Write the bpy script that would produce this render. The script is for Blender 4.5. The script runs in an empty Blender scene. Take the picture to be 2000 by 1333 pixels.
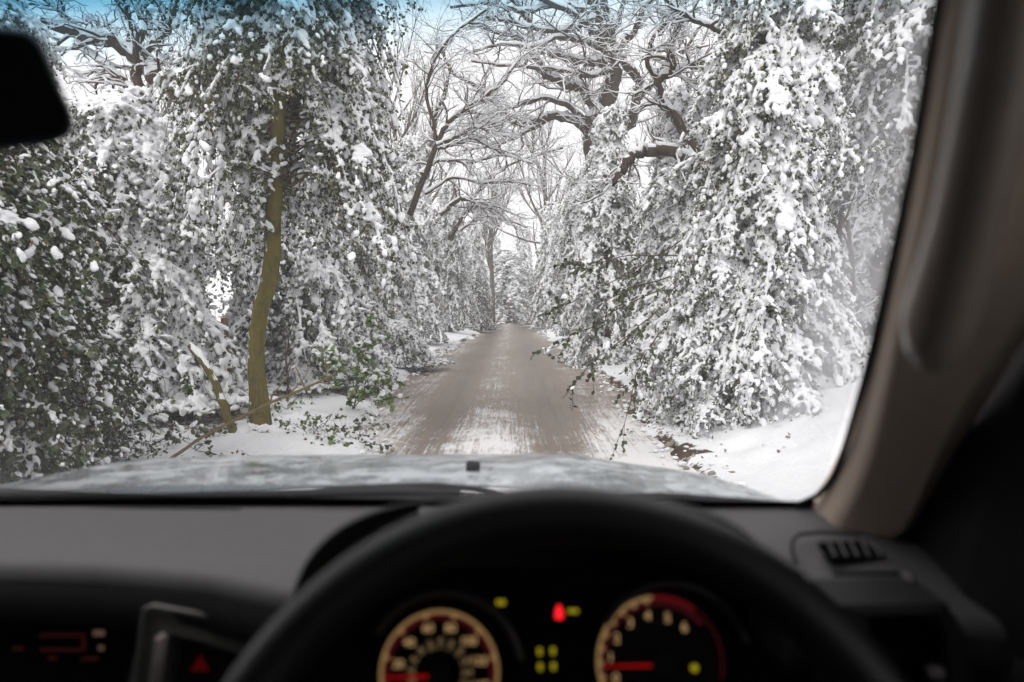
import bpy, math, random
import numpy as np
from mathutils import Vector, Matrix

# ------------------------------------------------------------------ camera, world, sun, exposure
scene = bpy.context.scene
C = scene.collection
R = math.radians
EYE = np.array([0.0, 0.0, 1.65])
F = 2000 * 24.0 / 36.0
TH = math.atan(78.0 / F)
cam_d = bpy.data.cameras.new("camera")
cam_d.lens = 24.0
cam_d.sensor_width = 36.0
cam_d.clip_start = 0.02
cam_d.clip_end = 2000
cam_d.dof.use_dof = True
cam_d.dof.focus_distance = 10.0
cam_d.dof.aperture_fstop = 2.9
cam = bpy.data.objects.new("camera", cam_d)
C.objects.link(cam)
cam.location = EYE
cam.rotation_euler = (math.pi / 2 - TH, 0, 0)
scene.camera = cam

world = bpy.data.worlds.new("World")
scene.world = world
world.use_nodes = True
wn = world.node_tree
wn.nodes.clear()
w_out = wn.nodes.new("ShaderNodeOutputWorld")
w_mix = wn.nodes.new("ShaderNodeMixShader")
w_sky = wn.nodes.new("ShaderNodeTexSky")
w_sky.sky_type = 'NISHITA'
w_sky.sun_disc = False
w_sky.sun_elevation = R(48)
w_sky.sun_rotation = R(150)
w_b1 = wn.nodes.new("ShaderNodeBackground")
w_b1.inputs[1].default_value = 0.10
w_b2 = wn.nodes.new("ShaderNodeBackground")            # the closed cloud deck
w_b2.inputs[0].default_value = (1.0, 0.965, 0.965, 1)
w_b2.inputs[1].default_value = 1.0
w_mix.inputs[0].default_value = 0.9
wn.links.new(w_sky.outputs[0], w_b1.inputs[0])
wn.links.new(w_b1.outputs[0], w_mix.inputs[1])
wn.links.new(w_b2.outputs[0], w_mix.inputs[2])
wn.links.new(w_mix.outputs[0], w_out.inputs[0])

sun_d = bpy.data.lights.new("sun", 'SUN')
sun_d.energy = 1.35
sun_d.angle = R(25)
sun_d.color = (1.0, 0.96, 0.92)
sun = bpy.data.objects.new("sun", sun_d)
C.objects.link(sun)
sun.rotation_euler = (R(42), 0, R(-30))                # from behind and above, left of the car

scene.view_settings.view_transform = 'Standard'
scene.view_settings.look = 'None'
scene.view_settings.exposure = 0.38
scene.view_settings.gamma = 1.0
scene.render.engine = 'CYCLES'
scene.cycles.use_denoising = True
scene.cycles.max_bounces = 8
scene.cycles.diffuse_bounces = 4
scene.cycles.glossy_bounces = 3
scene.cycles.transmission_bounces = 4
scene.cycles.transparent_max_bounces = 8
scene.cycles.sample_clamp_indirect = 4.0


def P(px, py, Y):
    """the point of the place seen at photo pixel (px, py), Y metres ahead"""
    a = (px - 1000.0) / F
    b = (666.5 - py) / F
    d = np.array([a, math.cos(TH) + b * math.sin(TH), -math.sin(TH) + b * math.cos(TH)])
    return EYE + d * (Y / d[1])


# ------------------------------------------------------------------ materials
def mat(name):
    m = bpy.data.materials.new(name)
    m.use_nodes = True
    nt = m.node_tree
    return m, nt, nt.nodes["Principled BSDF"]


def N(nt, t, **kw):
    n = nt.nodes.new(t)
    for k, v in kw.items():
        setattr(n, k, v)
    return n


def L(nt, a, b):
    nt.links.new(a, b)


def noise(nt, scale, detail=4.0, rough=0.55, vec=None, mapscale=None, coord='Object'):
    tc = N(nt, "ShaderNodeTexCoord")
    src = tc.outputs[coord] if vec is None else vec
    if mapscale:
        mp = N(nt, "ShaderNodeMapping")
        mp.inputs['Scale'].default_value = mapscale
        L(nt, src, mp.inputs['Vector'])
        src = mp.outputs[0]
    n = N(nt, "ShaderNodeTexNoise")
    n.inputs['Scale'].default_value = scale
    n.inputs['Detail'].default_value = detail
    n.inputs['Roughness'].default_value = rough
    L(nt, src, n.inputs['Vector'])
    return n


def ramp(nt, fac, stops):
    r = N(nt, "ShaderNodeValToRGB")
    e = r.color_ramp.elements
    while len(e) < len(stops):
        e.new(0.5)
    for i, (p, c) in enumerate(stops):
        e[i].position = p
        e[i].color = (c[0], c[1], c[2], 1) if not isinstance(c, (int, float)) else (c, c, c, 1)
    L(nt, fac, r.inputs[0])
    return r


def bump(nt, h, bs, strength=0.3, dist=0.01):
    b = N(nt, "ShaderNodeBump")
    b.inputs['Strength'].default_value = strength
    b.inputs['Distance'].default_value = dist
    L(nt, h, b.inputs['Height'])
    L(nt, b.outputs[0], bs.inputs['Normal'])


def math_n(nt, op, a, b=None, c=None, clamp=False):
    m = N(nt, "ShaderNodeMath", operation=op, use_clamp=clamp)
    for i, v in enumerate((a, b, c)):
        if v is None:
            continue
        if isinstance(v, (int, float)):
            m.inputs[i].default_value = v
        else:
            L(nt, v, m.inputs[i])
    return m.outputs[0]


def mixc(nt, fac, a, b):
    m = N(nt, "ShaderNodeMix", data_type='RGBA')
    if isinstance(fac, (int, float)):
        m.inputs[0].default_value = fac
    else:
        L(nt, fac, m.inputs[0])
    for i, v in ((6, a), (7, b)):
        if isinstance(v, tuple):
            m.inputs[i].default_value = (*v, 1)
        else:
            L(nt, v, m.inputs[i])
    return m.outputs[2]


def plain(name, col, rough=0.6, spec=0.5, metal=0.0, var=0.12, nscale=40.0, bmp=0.0, bdist=0.002):
    m, nt, bs = mat(name)
    n = noise(nt, nscale, 4)
    lo = tuple(c * (1 - var) for c in col)
    hi = tuple(min(1, c * (1 + var)) for c in col)
    r = ramp(nt, n.outputs[0], [(0.3, lo), (0.7, hi)])
    L(nt, r.outputs[0], bs.inputs['Base Color'])
    bs.inputs['Roughness'].default_value = rough
    bs.inputs['Specular IOR Level'].default_value = spec
    bs.inputs['Metallic'].default_value = metal
    if bmp:
        n2 = noise(nt, nscale * 12, 2)
        bump(nt, n2.outputs[0], bs, bmp, bdist)
    return m


def emit(name, col, s=1.0):
    m, nt, bs = mat(name)
    bs.inputs['Base Color'].default_value = (0.01, 0.01, 0.01, 1)
    bs.inputs['Emission Color'].default_value = (*col, 1)
    bs.inputs['Emission Strength'].default_value = s
    bs.inputs['Roughness'].default_value = 0.5
    return m


def make_snow(name="snow", col=(0.86, 0.87, 0.89)):
    m, nt, bs = mat(name)
    n = noise(nt, 60.0, 5, 0.65)
    r = ramp(nt, n.outputs[0], [(0.25, tuple(c * 0.93 for c in col)), (0.7, col)])
    L(nt, r.outputs[0], bs.inputs['Base Color'])
    bs.inputs['Roughness'].default_value = 0.75
    bs.inputs['Specular IOR Level'].default_value = 0.25
    bump(nt, n.outputs[0], bs, 0.6, 0.02)
    return m


def make_leaf(name, dark, light, yellow=0.03):
    m, nt, bs = mat(name)
    g = N(nt, "ShaderNodeNewGeometry")
    r = ramp(nt, g.outputs['Random Per Island'],
             [(0.0, dark), (0.6, light), (1.0 - yellow, tuple(1.25 * c for c in light)), (1.0, (0.20, 0.17, 0.03))])
    L(nt, r.outputs[0], bs.inputs['Base Color'])
    bs.inputs['Roughness'].default_value = 0.45
    bs.inputs['Specular IOR Level'].default_value = 0.35
    return m


def make_bark(name, a, b, scale=18.0, mos=None, stuck=False):
    m, nt, bs = mat(name)
    n = noise(nt, scale, 6, 0.65, mapscale=(1, 1, 0.35))
    r = ramp(nt, n.outputs[0], [(0.3, a), (0.7, b)])
    col = r.outputs[0]
    if mos:
        n2 = noise(nt, 5.0, 5, 0.6)
        k = ramp(nt, n2.outputs[0], [(0.35, 0.1), (0.62, 0.75)])
        col = mixc(nt, k.outputs[0], col, mos)
    if stuck:        # wind blown snow stuck in the cracks of one side
        n3 = noise(nt, 11.0, 5, 0.7, mapscale=(1, 1, 0.6))
        gm_ = N(nt, "ShaderNodeNewGeometry"); sp_ = N(nt, "ShaderNodeSeparateXYZ"); L(nt, gm_.outputs['Normal'], sp_.inputs[0])
        kk = math_n(nt, 'ADD', n3.outputs[0], math_n(nt, 'MULTIPLY', sp_.outputs[0], -0.16))
        col = mixc(nt, ramp(nt, kk, [(0.70, 0.0), (0.74, 1.0)]).outputs[0], col, (0.82, 0.83, 0.85))
    L(nt, col, bs.inputs['Base Color'])
    bs.inputs['Roughness'].default_value = 0.9
    bs.inputs['Specular IOR Level'].default_value = 0.15
    bump(nt, n.outputs[0], bs, 0.7, 0.015)
    return m


SNOW = make_snow()
LEAF = make_leaf("holly_leaf", (0.020, 0.027, 0.010), (0.085, 0.098, 0.034))
LEAF_DARK = make_leaf("dark_leaf", (0.016, 0.024, 0.010), (0.058, 0.074, 0.026), 0.05)
LEAF_GREEN = make_leaf("fresh_leaf", (0.05, 0.085, 0.014), (0.13, 0.19, 0.035), 0.05)
BARK = make_bark("bark", (0.035, 0.024, 0.018), (0.10, 0.068, 0.048))
BARK_GREY = make_bark("grey_bark", (0.05, 0.042, 0.036), (0.14, 0.115, 0.095))
BARK_MOSS = make_bark("mossy_bark", (0.022, 0.017, 0.010), (0.15, 0.12, 0.05), 30, (0.150, 0.125, 0.020), True)
BARK_TAN = make_bark("tan_bark", (0.10, 0.07, 0.035), (0.22, 0.16, 0.08), 25)


# ------------------------------------------------------------------ mesh helpers
def raw_mesh(name, V, T, smooth=True, quads=False, mats=None, mi=None):
    V = np.ascontiguousarray(V, dtype=np.float32)
    T = np.ascontiguousarray(T, dtype=np.int32)
    k = T.shape[1]
    me = bpy.data.meshes.new(name)
    me.vertices.add(len(V))
    me.vertices.foreach_set("co", V.ravel())
    me.loops.add(T.size)
    me.loops.foreach_set("vertex_index", T.ravel())
    me.polygons.add(len(T))
    me.polygons.foreach_set("loop_start", np.arange(0, T.size, k, dtype=np.int32))
    me.polygons.foreach_set("use_smooth", np.full(len(T), smooth, dtype=bool))
    for m in mats or []:
        me.materials.append(m)
    if mi is not None:
        me.polygons.foreach_set("material_index", np.ascontiguousarray(mi, dtype=np.int32))
    me.update(calc_edges=True)
    me.validate()
    return me


def link(name, me, parent=None, loc=None):
    o = bpy.data.objects.new(name, me)
    C.objects.link(o)
    if parent is not None:
        o.parent = parent
    if loc is not None:
        o.location = loc
    return o


def empty(name, loc, label=None, cat=None, group=None, rz=0.0, sc=None):
    o = bpy.data.objects.new(name, None)
    C.objects.link(o)
    o.empty_display_size = 0.2
    o.location = loc
    o.rotation_euler = (0, 0, rz)
    if sc is not None:
        o.scale = (sc, sc, sc) if isinstance(sc, (int, float)) else sc
    tag(o, label, cat, group)
    return o


def tag(o, label=None, cat=None, group=None, kind=None):
    for k, v in (("label", label), ("category", cat), ("group", group), ("kind", kind)):
        if v:
            o[k] = v
    return o


class MB:
    """collects triangles and quads of one part"""
    def __init__(s):
        s.V, s.Fc, s.n = [], [], 0

    def add(s, V, Fc):
        V = np.asarray(V, dtype=float).reshape(-1, 3)
        s.V.append(V)
        s.Fc += [tuple(i + s.n for i in f) for f in Fc]
        s.n += len(V)

    def grid(s, G, close_u=False, close_v=False, cap0=False, cap1=False):
        """G[i][j] points: quads between rows; close_v joins last column to first"""
        G = np.asarray(G, dtype=float)
        nu, nv = G.shape[:2]
        fs = []
        for i in range(nu if close_u else nu - 1):
            for j in range(nv if close_v else nv - 1):
                a, b = i * nv + j, i * nv + (j + 1) % nv
                c, d = ((i + 1) % nu) * nv + (j + 1) % nv, ((i + 1) % nu) * nv + j
                fs.append((a, b, c, d))
        if cap0:
            fs.append(tuple(range(nv))[::-1])
        if cap1:
            fs.append(tuple((nu - 1) * nv + j for j in range(nv)))
        s.add(G.reshape(-1, 3), fs)

    def tube(s, pts, r, sides=10, squash=1.0, caps=True, up=(0, 0, 1)):
        pts = np.asarray(pts, dtype=float)
        n = len(pts)
        r = np.broadcast_to(np.asarray(r, dtype=float), (n,))
        G = []
        for i in range(n):
            t = pts[min(i + 1, n - 1)] - pts[max(i - 1, 0)]
            t = t / (np.linalg.norm(t) + 1e-9)
            u = np.cross(t, up)
            if np.linalg.norm(u) < 1e-3:
                u = np.cross(t, (1, 0, 0))
            u /= np.linalg.norm(u)
            v = np.cross(u, t)
            G.append([pts[i] + r[i] * (math.cos(a) * u + squash * math.sin(a) * v)
                      for a in np.linspace(0, 2 * math.pi, sides, endpoint=False)])
        s.grid(G, close_v=True, cap0=caps, cap1=caps)

    def box(s, c, size, ex=(1, 0, 0), ey=(0, 1, 0), ez=(0, 0, 1), bev=0.0):
        c, ex, ey, ez = (np.asarray(q, dtype=float) for q in (c, ex, ey, ez))
        hx, hy, hz = (q / 2 for q in size)
        b = min(bev, hx, hy, hz) * 0.999
        def ring(x, y, z):
            out = []
            for sx, sy in ((1, 1), (-1, 1), (-1, -1), (1, -1)):
                for k in range(4):
                    a = (math.atan2(sy, sx) - math.pi / 4) + k * math.pi / 6
                    out.append(c + ex * (sx * (x - b) + b * math.cos(a) * (1 if b else 0)) +
                               ey * (sy * (y - b) + b * math.sin(a) * (1 if b else 0)) + ez * z)
            return out
        if b <= 0:
            v = [c + ex * (sx * hx) + ey * (sy * hy) + ez * (sz * hz) for sz in (-1, 1) for sx, sy in ((1, 1), (-1, 1), (-1, -1), (1, -1))]
            s.add(v, [(3, 2, 1, 0), (4, 5, 6, 7), (0, 1, 5, 4), (1, 2, 6, 5), (2, 3, 7, 6), (3, 0, 4, 7)])
            return
        s.grid([ring(hx - b * .3, hy - b * .3, -hz), ring(hx, hy, -hz + b * .4), ring(hx, hy, hz - b * .4), ring(hx - b * .3, hy - b * .3, hz)],
               close_v=True, cap0=True, cap1=True)

    def build(s, name, m, parent=None, off=None, smooth=True, label=None):
        V = np.concatenate(s.V)
        if off is not None:
            V = V - np.asarray(off)
        me = bpy.data.meshes.new(name)
        me.from_pydata(V.tolist(), [], s.Fc)
        me.polygons.foreach_set("use_smooth", np.full(len(me.polygons), smooth, dtype=bool))
        me.materials.append(m)
        me.update()
        if smooth:
            try:
                me.set_sharp_from_angle(angle=R(50))
            except Exception:
                pass
        o = link(name, me, parent)
        if label:
            o["label"] = label
        return o


# ------------------------------------------------------------------ vectorised plants
def ico(sub):
    t = (1 + 5 ** 0.5) / 2
    V = [(-1, t, 0), (1, t, 0), (-1, -t, 0), (1, -t, 0), (0, -1, t), (0, 1, t), (0, -1, -t), (0, 1, -t), (t, 0, -1), (t, 0, 1), (-t, 0, -1), (-t, 0, 1)]
    Fc = [(0, 11, 5), (0, 5, 1), (0, 1, 7), (0, 7, 10), (0, 10, 11), (1, 5, 9), (5, 11, 4), (11, 10, 2), (10, 7, 6), (7, 1, 8),
          (3, 9, 4), (3, 4, 2), (3, 2, 6), (3, 6, 8), (3, 8, 9), (4, 9, 5), (2, 4, 11), (6, 2, 10), (8, 6, 7), (9, 8, 1)]
    V = [np.array(v) / np.linalg.norm(v) for v in V]
    for _ in range(sub):
        cache, G = {}, []
        def mid(a, b):
            k = (min(a, b), max(a, b))
            if k not in cache:
                m = V[a] + V[b]
                V.append(m / np.linalg.norm(m))
                cache[k] = len(V) - 1
            return cache[k]
        for a, b, c in Fc:
            ab, bc, ca = mid(a, b), mid(b, c), mid(c, a)
            G += [(a, ab, ca), (b, bc, ab), (c, ca, bc), (ab, bc, ca)]
        Fc = G
    return np.array(V), np.array(Fc)


ICO0, ICO1, ICO2 = ico(0), ico(1), ico(2)


def unit(v):
    return v / (np.linalg.norm(v, axis=-1, keepdims=True) + 1e-9)


def frames(d):
    up = np.zeros_like(d); up[..., 2] = 1.0
    s = np.cross(d, up)
    bad = np.linalg.norm(s, axis=-1) < 0.05
    s[bad] = (1, 0, 0)
    s = unit(s)
    n = np.cross(s, d)
    return d, s, n


def lumps(rng, pos, d, size, base, stretch=1.25, flat=0.75, rough=0.16):
    """snow lumps lying along d at pos"""
    V0, T0 = base
    n = len(pos)
    d, s, u = frames(unit(d))
    st = stretch * rng.uniform(0.8, 1.25, n); fl = flat * rng.uniform(0.8, 1.2, n)
    loc = V0[None] * (1 + rng.normal(0, rough, (n, len(V0)))[..., None])
    V = pos[:, None] + size[:, None, None] * (loc[..., 0:1] * (d * st[:, None])[:, None] + loc[..., 1:2] * s[:, None] + loc[..., 2:3] * (u * fl[:, None])[:, None])
    T = T0[None] + (np.arange(n) * len(V0))[:, None, None]
    return V.reshape(-1, 3), T.reshape(-1, 3)


def leaves(rng, pos, d, size, width=0.42, fold=0.18, fine=False):
    n = len(pos)
    d, s, u = frames(unit(d))
    roll = rng.normal(0, 0.7, n)
    s2 = s * np.cos(roll)[:, None] + u * np.sin(roll)[:, None]
    u2 = np.cross(s2, d)
    if fine:
        prof = [(0, 0, 0), (0.22, width * .75, -fold * .4), (0.55, width, -fold * .5), (0.82, width * .5, -fold), (1.0, 0, -fold * 1.3), (0.82, -width * .5, -fold), (0.55, -width, -fold * .5), (0.22, -width * .75, -fold * .4), (0.5, 0, .05)]
        tri = [(0, 8, 1), (1, 8, 2), (2, 8, 3), (3, 8, 4), (4, 8, 5), (5, 8, 6), (6, 8, 7), (7, 8, 0)]
    else:
        prof = [(0, 0, 0), (0.45, width, -fold), (1.0, 0, -fold * .6), (0.45, -width, -fold)]
        tri = [(0, 2, 1), (0, 3, 2)]
    A = np.array(prof); T0 = np.array(tri)
    V = pos[:, None] + size[:, None, None] * (A[None, :, 0:1] * d[:, None] + A[None, :, 1:2] * s2[:, None] + A[None, :, 2:3] * u2[:, None])
    T = T0[None] + (np.arange(n) * len(A))[:, None, None]
    return V.reshape(-1, 3), T.reshape(-1, 3)


def tubes(paths, rad, sides=5):
    """paths (N,P,3), rad (N,P)"""
    n, p = rad.shape
    t = np.empty_like(paths)
    t[:, 1:-1] = paths[:, 2:] - paths[:, :-2]
    t[:, 0] = paths[:, 1] - paths[:, 0]
    t[:, -1] = paths[:, -1] - paths[:, -2]
    t = unit(t)
    ref = np.zeros_like(t); ref[..., 0] = 0.83; ref[..., 1] = 0.42; ref[..., 2] = 0.37
    a = unit(np.cross(t, ref)); b = np.cross(t, a)
    ang = np.linspace(0, 2 * math.pi, sides, endpoint=False)
    ring = a[:, :, None] * np.cos(ang)[None, None, :, None] + b[:, :, None] * np.sin(ang)[None, None, :, None]
    V = paths[:, :, None] + rad[:, :, None, None] * ring
    i = np.arange(p - 1)[:, None]; j = np.arange(sides)[None]
    a0 = i * sides + j; b0 = i * sides + (j + 1) % sides
    q = np.stack([a0, b0, b0 + sides, a0 + sides], -1).reshape(-1, 4)
    tri = np.concatenate([q[:, [0, 1, 2]], q[:, [0, 2, 3]]])
    T = tri[None] + (np.arange(n) * p * sides)[:, None, None]
    return V.reshape(-1, 3), T.reshape(-1, 3)


def cat(parts):
    V, T, k = [], [], 0
    for v, t in parts:
        V.append(v); T.append(t + k); k += len(v)
    return np.concatenate(V), np.concatenate(T)


def snow_on(rng, paths, rad, thick=0.010, sides=5, amount=1.0):
    t = unit(np.gradient(paths, axis=1))
    hz = np.sqrt(np.clip(1 - t[..., 2] ** 2, 0, 1))
    w = np.clip((hz - 0.35) / 0.4, 0.0, 1.0) * amount
    nz = rng.uniform(0.65, 1.25, rad.shape)
    th = np.minimum(thick, 0.9 * rad + 0.0015)
    r = (rad * 0.80 + th) * w * nz + 0.0005
    c = paths.copy()
    c[..., 2] += (rad * 0.62 + th * 0.55) * w
    r[:, -1] *= 0.5
    return tubes(c, r, sides)


def evergreen(seed, H, prof, z0, boughs, droop, blen, twigs, node, snow_p, ls, lump, base, leafn=5, fine=False, az=None, lean=(0, 0), rise=0.35, hang=1.3, zmin=0.05, ridge=1.0, twl=1.0):
    """a drooping evergreen: boughs leave the trunk, arch and hang; twigs carry leaves; snow lies along them.
    prof(h01) -> reach of the boughs. Returns wood, leaves, snow as (V, T)"""
    rng = np.random.default_rng(seed)
    h = z0 + (H - z0) * rng.uniform(0, 1, boughs) ** 0.85
    h01 = (h - z0) / (H - z0)
    a = rng.uniform(0, 2 * math.pi, boughs) if az is None else rng.uniform(az[0], az[1], boughs)
    reach = np.array([prof(q) for q in h01]) * rng.uniform(0.65, 1.15, boughs) * blen
    tt = np.linspace(0, 1, 9)
    out = np.stack([np.cos(a), np.sin(a), 0 * a], -1)
    start = np.stack([lean[0] * h01, lean[1] * h01, h - 0.15 * reach], -1)
    dr = droop * rng.uniform(0.6, 1.4, boughs)
    hor = reach[:, None] * (1.25 * tt - 0.25 * tt ** 2)[None]
    ver = reach[:, None] * (rise * tt[None] - dr[:, None] * tt[None] ** 2.2)
    paths = start[:, None] + out[:, None] * hor[..., None]
    paths[..., 2] += ver
    wob = rng.normal(0, 0.05, paths.shape); wob[:, 0] = 0
    paths = paths + np.cumsum(wob, axis=1) * 0.5
    paths[..., 2] = np.maximum(paths[..., 2], zmin + 0.01)
    brad = (0.016 * np.sqrt(reach))[:, None] * np.linspace(1, 0.25, 9)[None]
    wood = [tubes(paths, brad, 5)]
    # twigs
    tp = rng.uniform(0.22, 1.0, (boughs, twigs))
    bi = np.repeat(np.arange(boughs), twigs)
    tq = tp.ravel() * 8
    i0 = np.minimum(tq.astype(int), 7); fr = (tq - i0)[:, None]
    p0 = paths[bi, i0] * (1 - fr) + paths[bi, i0 + 1] * fr
    dirb = unit(paths[bi, i0 + 1] - paths[bi, i0])
    side = unit(np.cross(dirb, np.array([0, 0, 1.0])))
    sg = rng.choice([-1.0, 1.0], len(bi))[:, None] * rng.uniform(0.2, 1.0, len(bi))[:, None]
    td = unit(dirb * 0.8 + side * sg + rng.normal(0, 0.3, (len(bi), 3)) + np.array([0, 0, 0.1]))
    tl = twl * rng.uniform(0.14, 0.42, len(bi)) * (0.6 + 0.4 * np.minimum(1.5, reach[bi]))
    t5 = np.linspace(0, 1, 6)
    tw = p0[:, None] + td[:, None] * (tl[:, None] * t5[None])[..., None]
    tw[..., 2] -= (tl * rng.uniform(0.4, hang, len(bi)))[:, None] * t5[None] ** 2
    tw = tw + np.cumsum(rng.normal(0, 0.008, tw.shape), axis=1)
    tw[..., 2] = np.maximum(tw[..., 2], zmin)
    trad = np.full((len(bi), 6), 0.0035) * np.linspace(1.2, 0.4, 6)[None]
    wood.append(tubes(tw, trad, 3))
    # nodes along twigs
    k = max(2, int(0.32 / node))
    q = (rng.uniform(0, 1, (len(bi), k)) * 4.999)
    i1 = q.astype(int); f1 = (q - i1)[..., None]
    rows = np.arange(len(bi))[:, None]
    npos = (tw[rows, i1] * (1 - f1) + tw[rows, i1 + 1] * f1).reshape(-1, 3)
    nd = unit((tw[rows, i1 + 1] - tw[rows, i1]).reshape(-1, 3))
    nn = len(npos)
    lp = np.repeat(npos, leafn, 0) + rng.normal(0, 0.02, (nn * leafn, 3))
    ld = unit(np.repeat(nd, leafn, 0) * 0.7 + rng.normal(0, 0.75, (nn * leafn, 3)) + np.array([0, 0, -0.15]))
    lsz = ls * rng.uniform(0.6, 1.25, nn * leafn)
    lf = leaves(rng, lp, ld, lsz, fine=fine)
    # snow: sleeves along the twigs, small clumps at the leaf tufts and ridges along the boughs, patchy over the crown
    ph = rng.uniform(0, 6.28, 6)
    def patchy(p):
        return (np.sin(p[:, 0] * 3.1 + ph[0]) + np.sin(p[:, 1] * 3.7 + ph[1]) + np.sin(p[:, 2] * 4.3 + ph[2]) +
                0.9 * np.sin(p[:, 0] * 7.9 + p[:, 2] * 6.1 + ph[3]) + 0.7 * np.sin(p[:, 1] * 11.0 - p[:, 2] * 9.0 + ph[4])) / 4.0
    patch = patchy(npos)
    sel = rng.uniform(0, 1, nn) < np.clip(snow_p * (1 + 0.8 * patch), 0, 1)
    sp = npos[sel]; sd = nd[sel]
    ssz = lump * np.minimum(rng.lognormal(0, 0.40, len(sp)), 1.7) * (1 + 0.3 * patch[sel])
    sp = sp + np.array([0, 0, 1.0]) * (ssz * 0.55)[:, None] + rng.normal(0, 0.012, sp.shape)
    sn = [lumps(rng, sp, unit(sd + rng.normal(0, .4, sd.shape)), ssz, base, stretch=1.45, flat=0.55, rough=0.12)]
    tsel = rng.uniform(0, 1, len(bi)) < np.clip(snow_p * (1.05 + 0.8 * patchy(p0)), 0, 1)
    st = tw[tsel]
    kc = 5
    qs = np.clip(np.linspace(0.12, 0.85, kc)[None] + rng.normal(0, 0.06, (len(st), kc)), 0, 0.99) * 5
    ic = np.minimum(qs.astype(int), 4); fc = (qs - ic)[..., None]
    rws = np.arange(len(st))[:, None]
    cp = (st[rws, ic] * (1 - fc) + st[rws, ic + 1] * fc).reshape(-1, 3)
    cd = unit((st[rws, ic + 1] - st[rws, ic]).reshape(-1, 3) + rng.normal(0, 0.03, (len(st) * kc, 3)))
    cs = (lump * rng.lognormal(-0.15, 0.3, len(st))[:, None] * np.array([0.9, 1.1, 1.1, .9, .6])[None] * rng.uniform(.65, 1.3, (len(st), kc))).ravel()
    cp = cp + np.array([0, 0, 1.0]) * (cs * 0.6)[:, None] + rng.normal(0, 0.3, cp.shape) * cs[:, None]
    kp = rng.uniform(0, 1, len(cp)) < 0.85
    sn.append(lumps(rng, cp[kp], cd[kp], cs[kp], base, stretch=1.35, flat=0.85, rough=0.11))
    m = int(0.5 * twigs * snow_p)
    if m:
        tb = rng.uniform(0.15, 1.0, (boughs, m)).ravel() * 8
        b2 = np.repeat(np.arange(boughs), m)
        i2 = np.minimum(tb.astype(int), 7); f2 = (tb - i2)[:, None]
        bp = paths[b2, i2] * (1 - f2) + paths[b2, i2 + 1] * f2
        bd = unit(paths[b2, i2 + 1] - paths[b2, i2])
        bs = lump * 1.1 * np.minimum(rng.lognormal(0, 0.3, len(bp)), 1.5)
        bp = bp + np.array([0, 0, 1.0]) * (bs * 0.6)[:, None] + rng.normal(0, 0.02, bp.shape)
        sn.append(lumps(rng, bp, bd, bs, ICO1, stretch=1.5, rough=0.10))
        br = ridge * (lump * 0.9 * rng.uniform(0.7, 1.3, paths.shape[:2])) * np.array([0, .2, .8, 1, 1, 1, 1, .9, .3])[None]
        bpth = paths.copy(); bpth[..., 2] += br * 0.7
        sn.append(tubes(bpth, br + 0.001, 7))
    return cat(wood), lf, cat(sn)


def grow(rng, start, d, length, rad, levels, kids, P_=7, wig=0.22, ratio=0.55, upb=0.05, tmin=0.25, snow=0.010, sides=(7, 5, 4, 3), spread=0.9):
    """recursive bare branches as level arrays -> wood, snow lists"""
    wood, snw = [], []
    for lv in range(levels):
        n = len(start)
        step = (length / (P_ - 1))[:, None]
        pts = np.empty((n, P_, 3)); pts[:, 0] = start
        dd = d.copy()
        ds = [dd]
        for k in range(1, P_):
            pts[:, k] = pts[:, k - 1] + dd * step
            dd = unit(dd + rng.normal(0, wig, (n, 3)) + np.array([0, 0, upb]))
            ds.append(dd)
        rr = rad[:, None] * np.linspace(1, 0.4, P_)[None]
        rr[:, -1] *= 0.6
        sd = sides[min(lv, len(sides) - 1)]
        wood.append(tubes(pts, rr, sd))
        snw.append(snow_on(rng, pts, rr, snow, max(4, sd - 1)))
        if lv == levels - 1:
            break
        kk = kids[lv]
        bi = np.repeat(np.arange(n), kk)
        t = rng.uniform(tmin, 0.98, len(bi)) * (P_ - 1)
        i0 = np.minimum(t.astype(int), P_ - 2); f = (t - i0)[:, None]
        start = pts[bi, i0] * (1 - f) + pts[bi, i0 + 1] * f
        base = unit(pts[bi, i0 + 1] - pts[bi, i0])
        d = unit(base + rng.normal(0, spread, (len(bi), 3)) * np.array([1, 1, 0.75]) + np.array([0, 0, 0.1]))
        length = length[bi] * ratio * rng.uniform(0.6, 1.3, len(bi))
        rad = np.maximum(rad[bi] * (1 - 0.6 * t / (P_ - 1)) * rng.uniform(0.45, 0.75, len(bi)), 0.003)
    return wood, snw


def fuse(V, T, voxel, it=2):
    """melts overlapping snow lumps into one skin"""
    tmp = bpy.data.objects.new("fuse", raw_mesh("fuse", V, T))
    C.objects.link(tmp)
    md = tmp.modifiers.new("r", 'REMESH'); md.mode = 'VOXEL'; md.voxel_size = voxel; md.use_smooth_shade = True
    sm = tmp.modifiers.new("s", 'SMOOTH'); sm.factor = 0.5; sm.iterations = it
    for nm, sc_, st_ in (("crumb", 0.022, 0.012), ("clump", 0.07, 0.022)):
        tx_ = bpy.data.textures.get(nm) or bpy.data.textures.new(nm, 'CLOUDS')
        tx_.noise_scale = sc_; tx_.noise_depth = 2
        dp = tmp.modifiers.new(nm, 'DISPLACE'); dp.texture = tx_; dp.strength = st_ * voxel / 0.012; dp.mid_level = 0.55; dp.texture_coords = 'LOCAL'
    me = bpy.data.meshes.new_from_object(tmp.evaluated_get(bpy.context.evaluated_depsgraph_get()))
    old = tmp.data
    bpy.data.objects.remove(tmp); bpy.data.meshes.remove(old)
    me.materials.clear(); me.materials.append(SNOW)
    me.polygons.foreach_set("use_smooth", np.full(len(me.polygons), True, dtype=bool))
    me.name = "snow"
    return me


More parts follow.
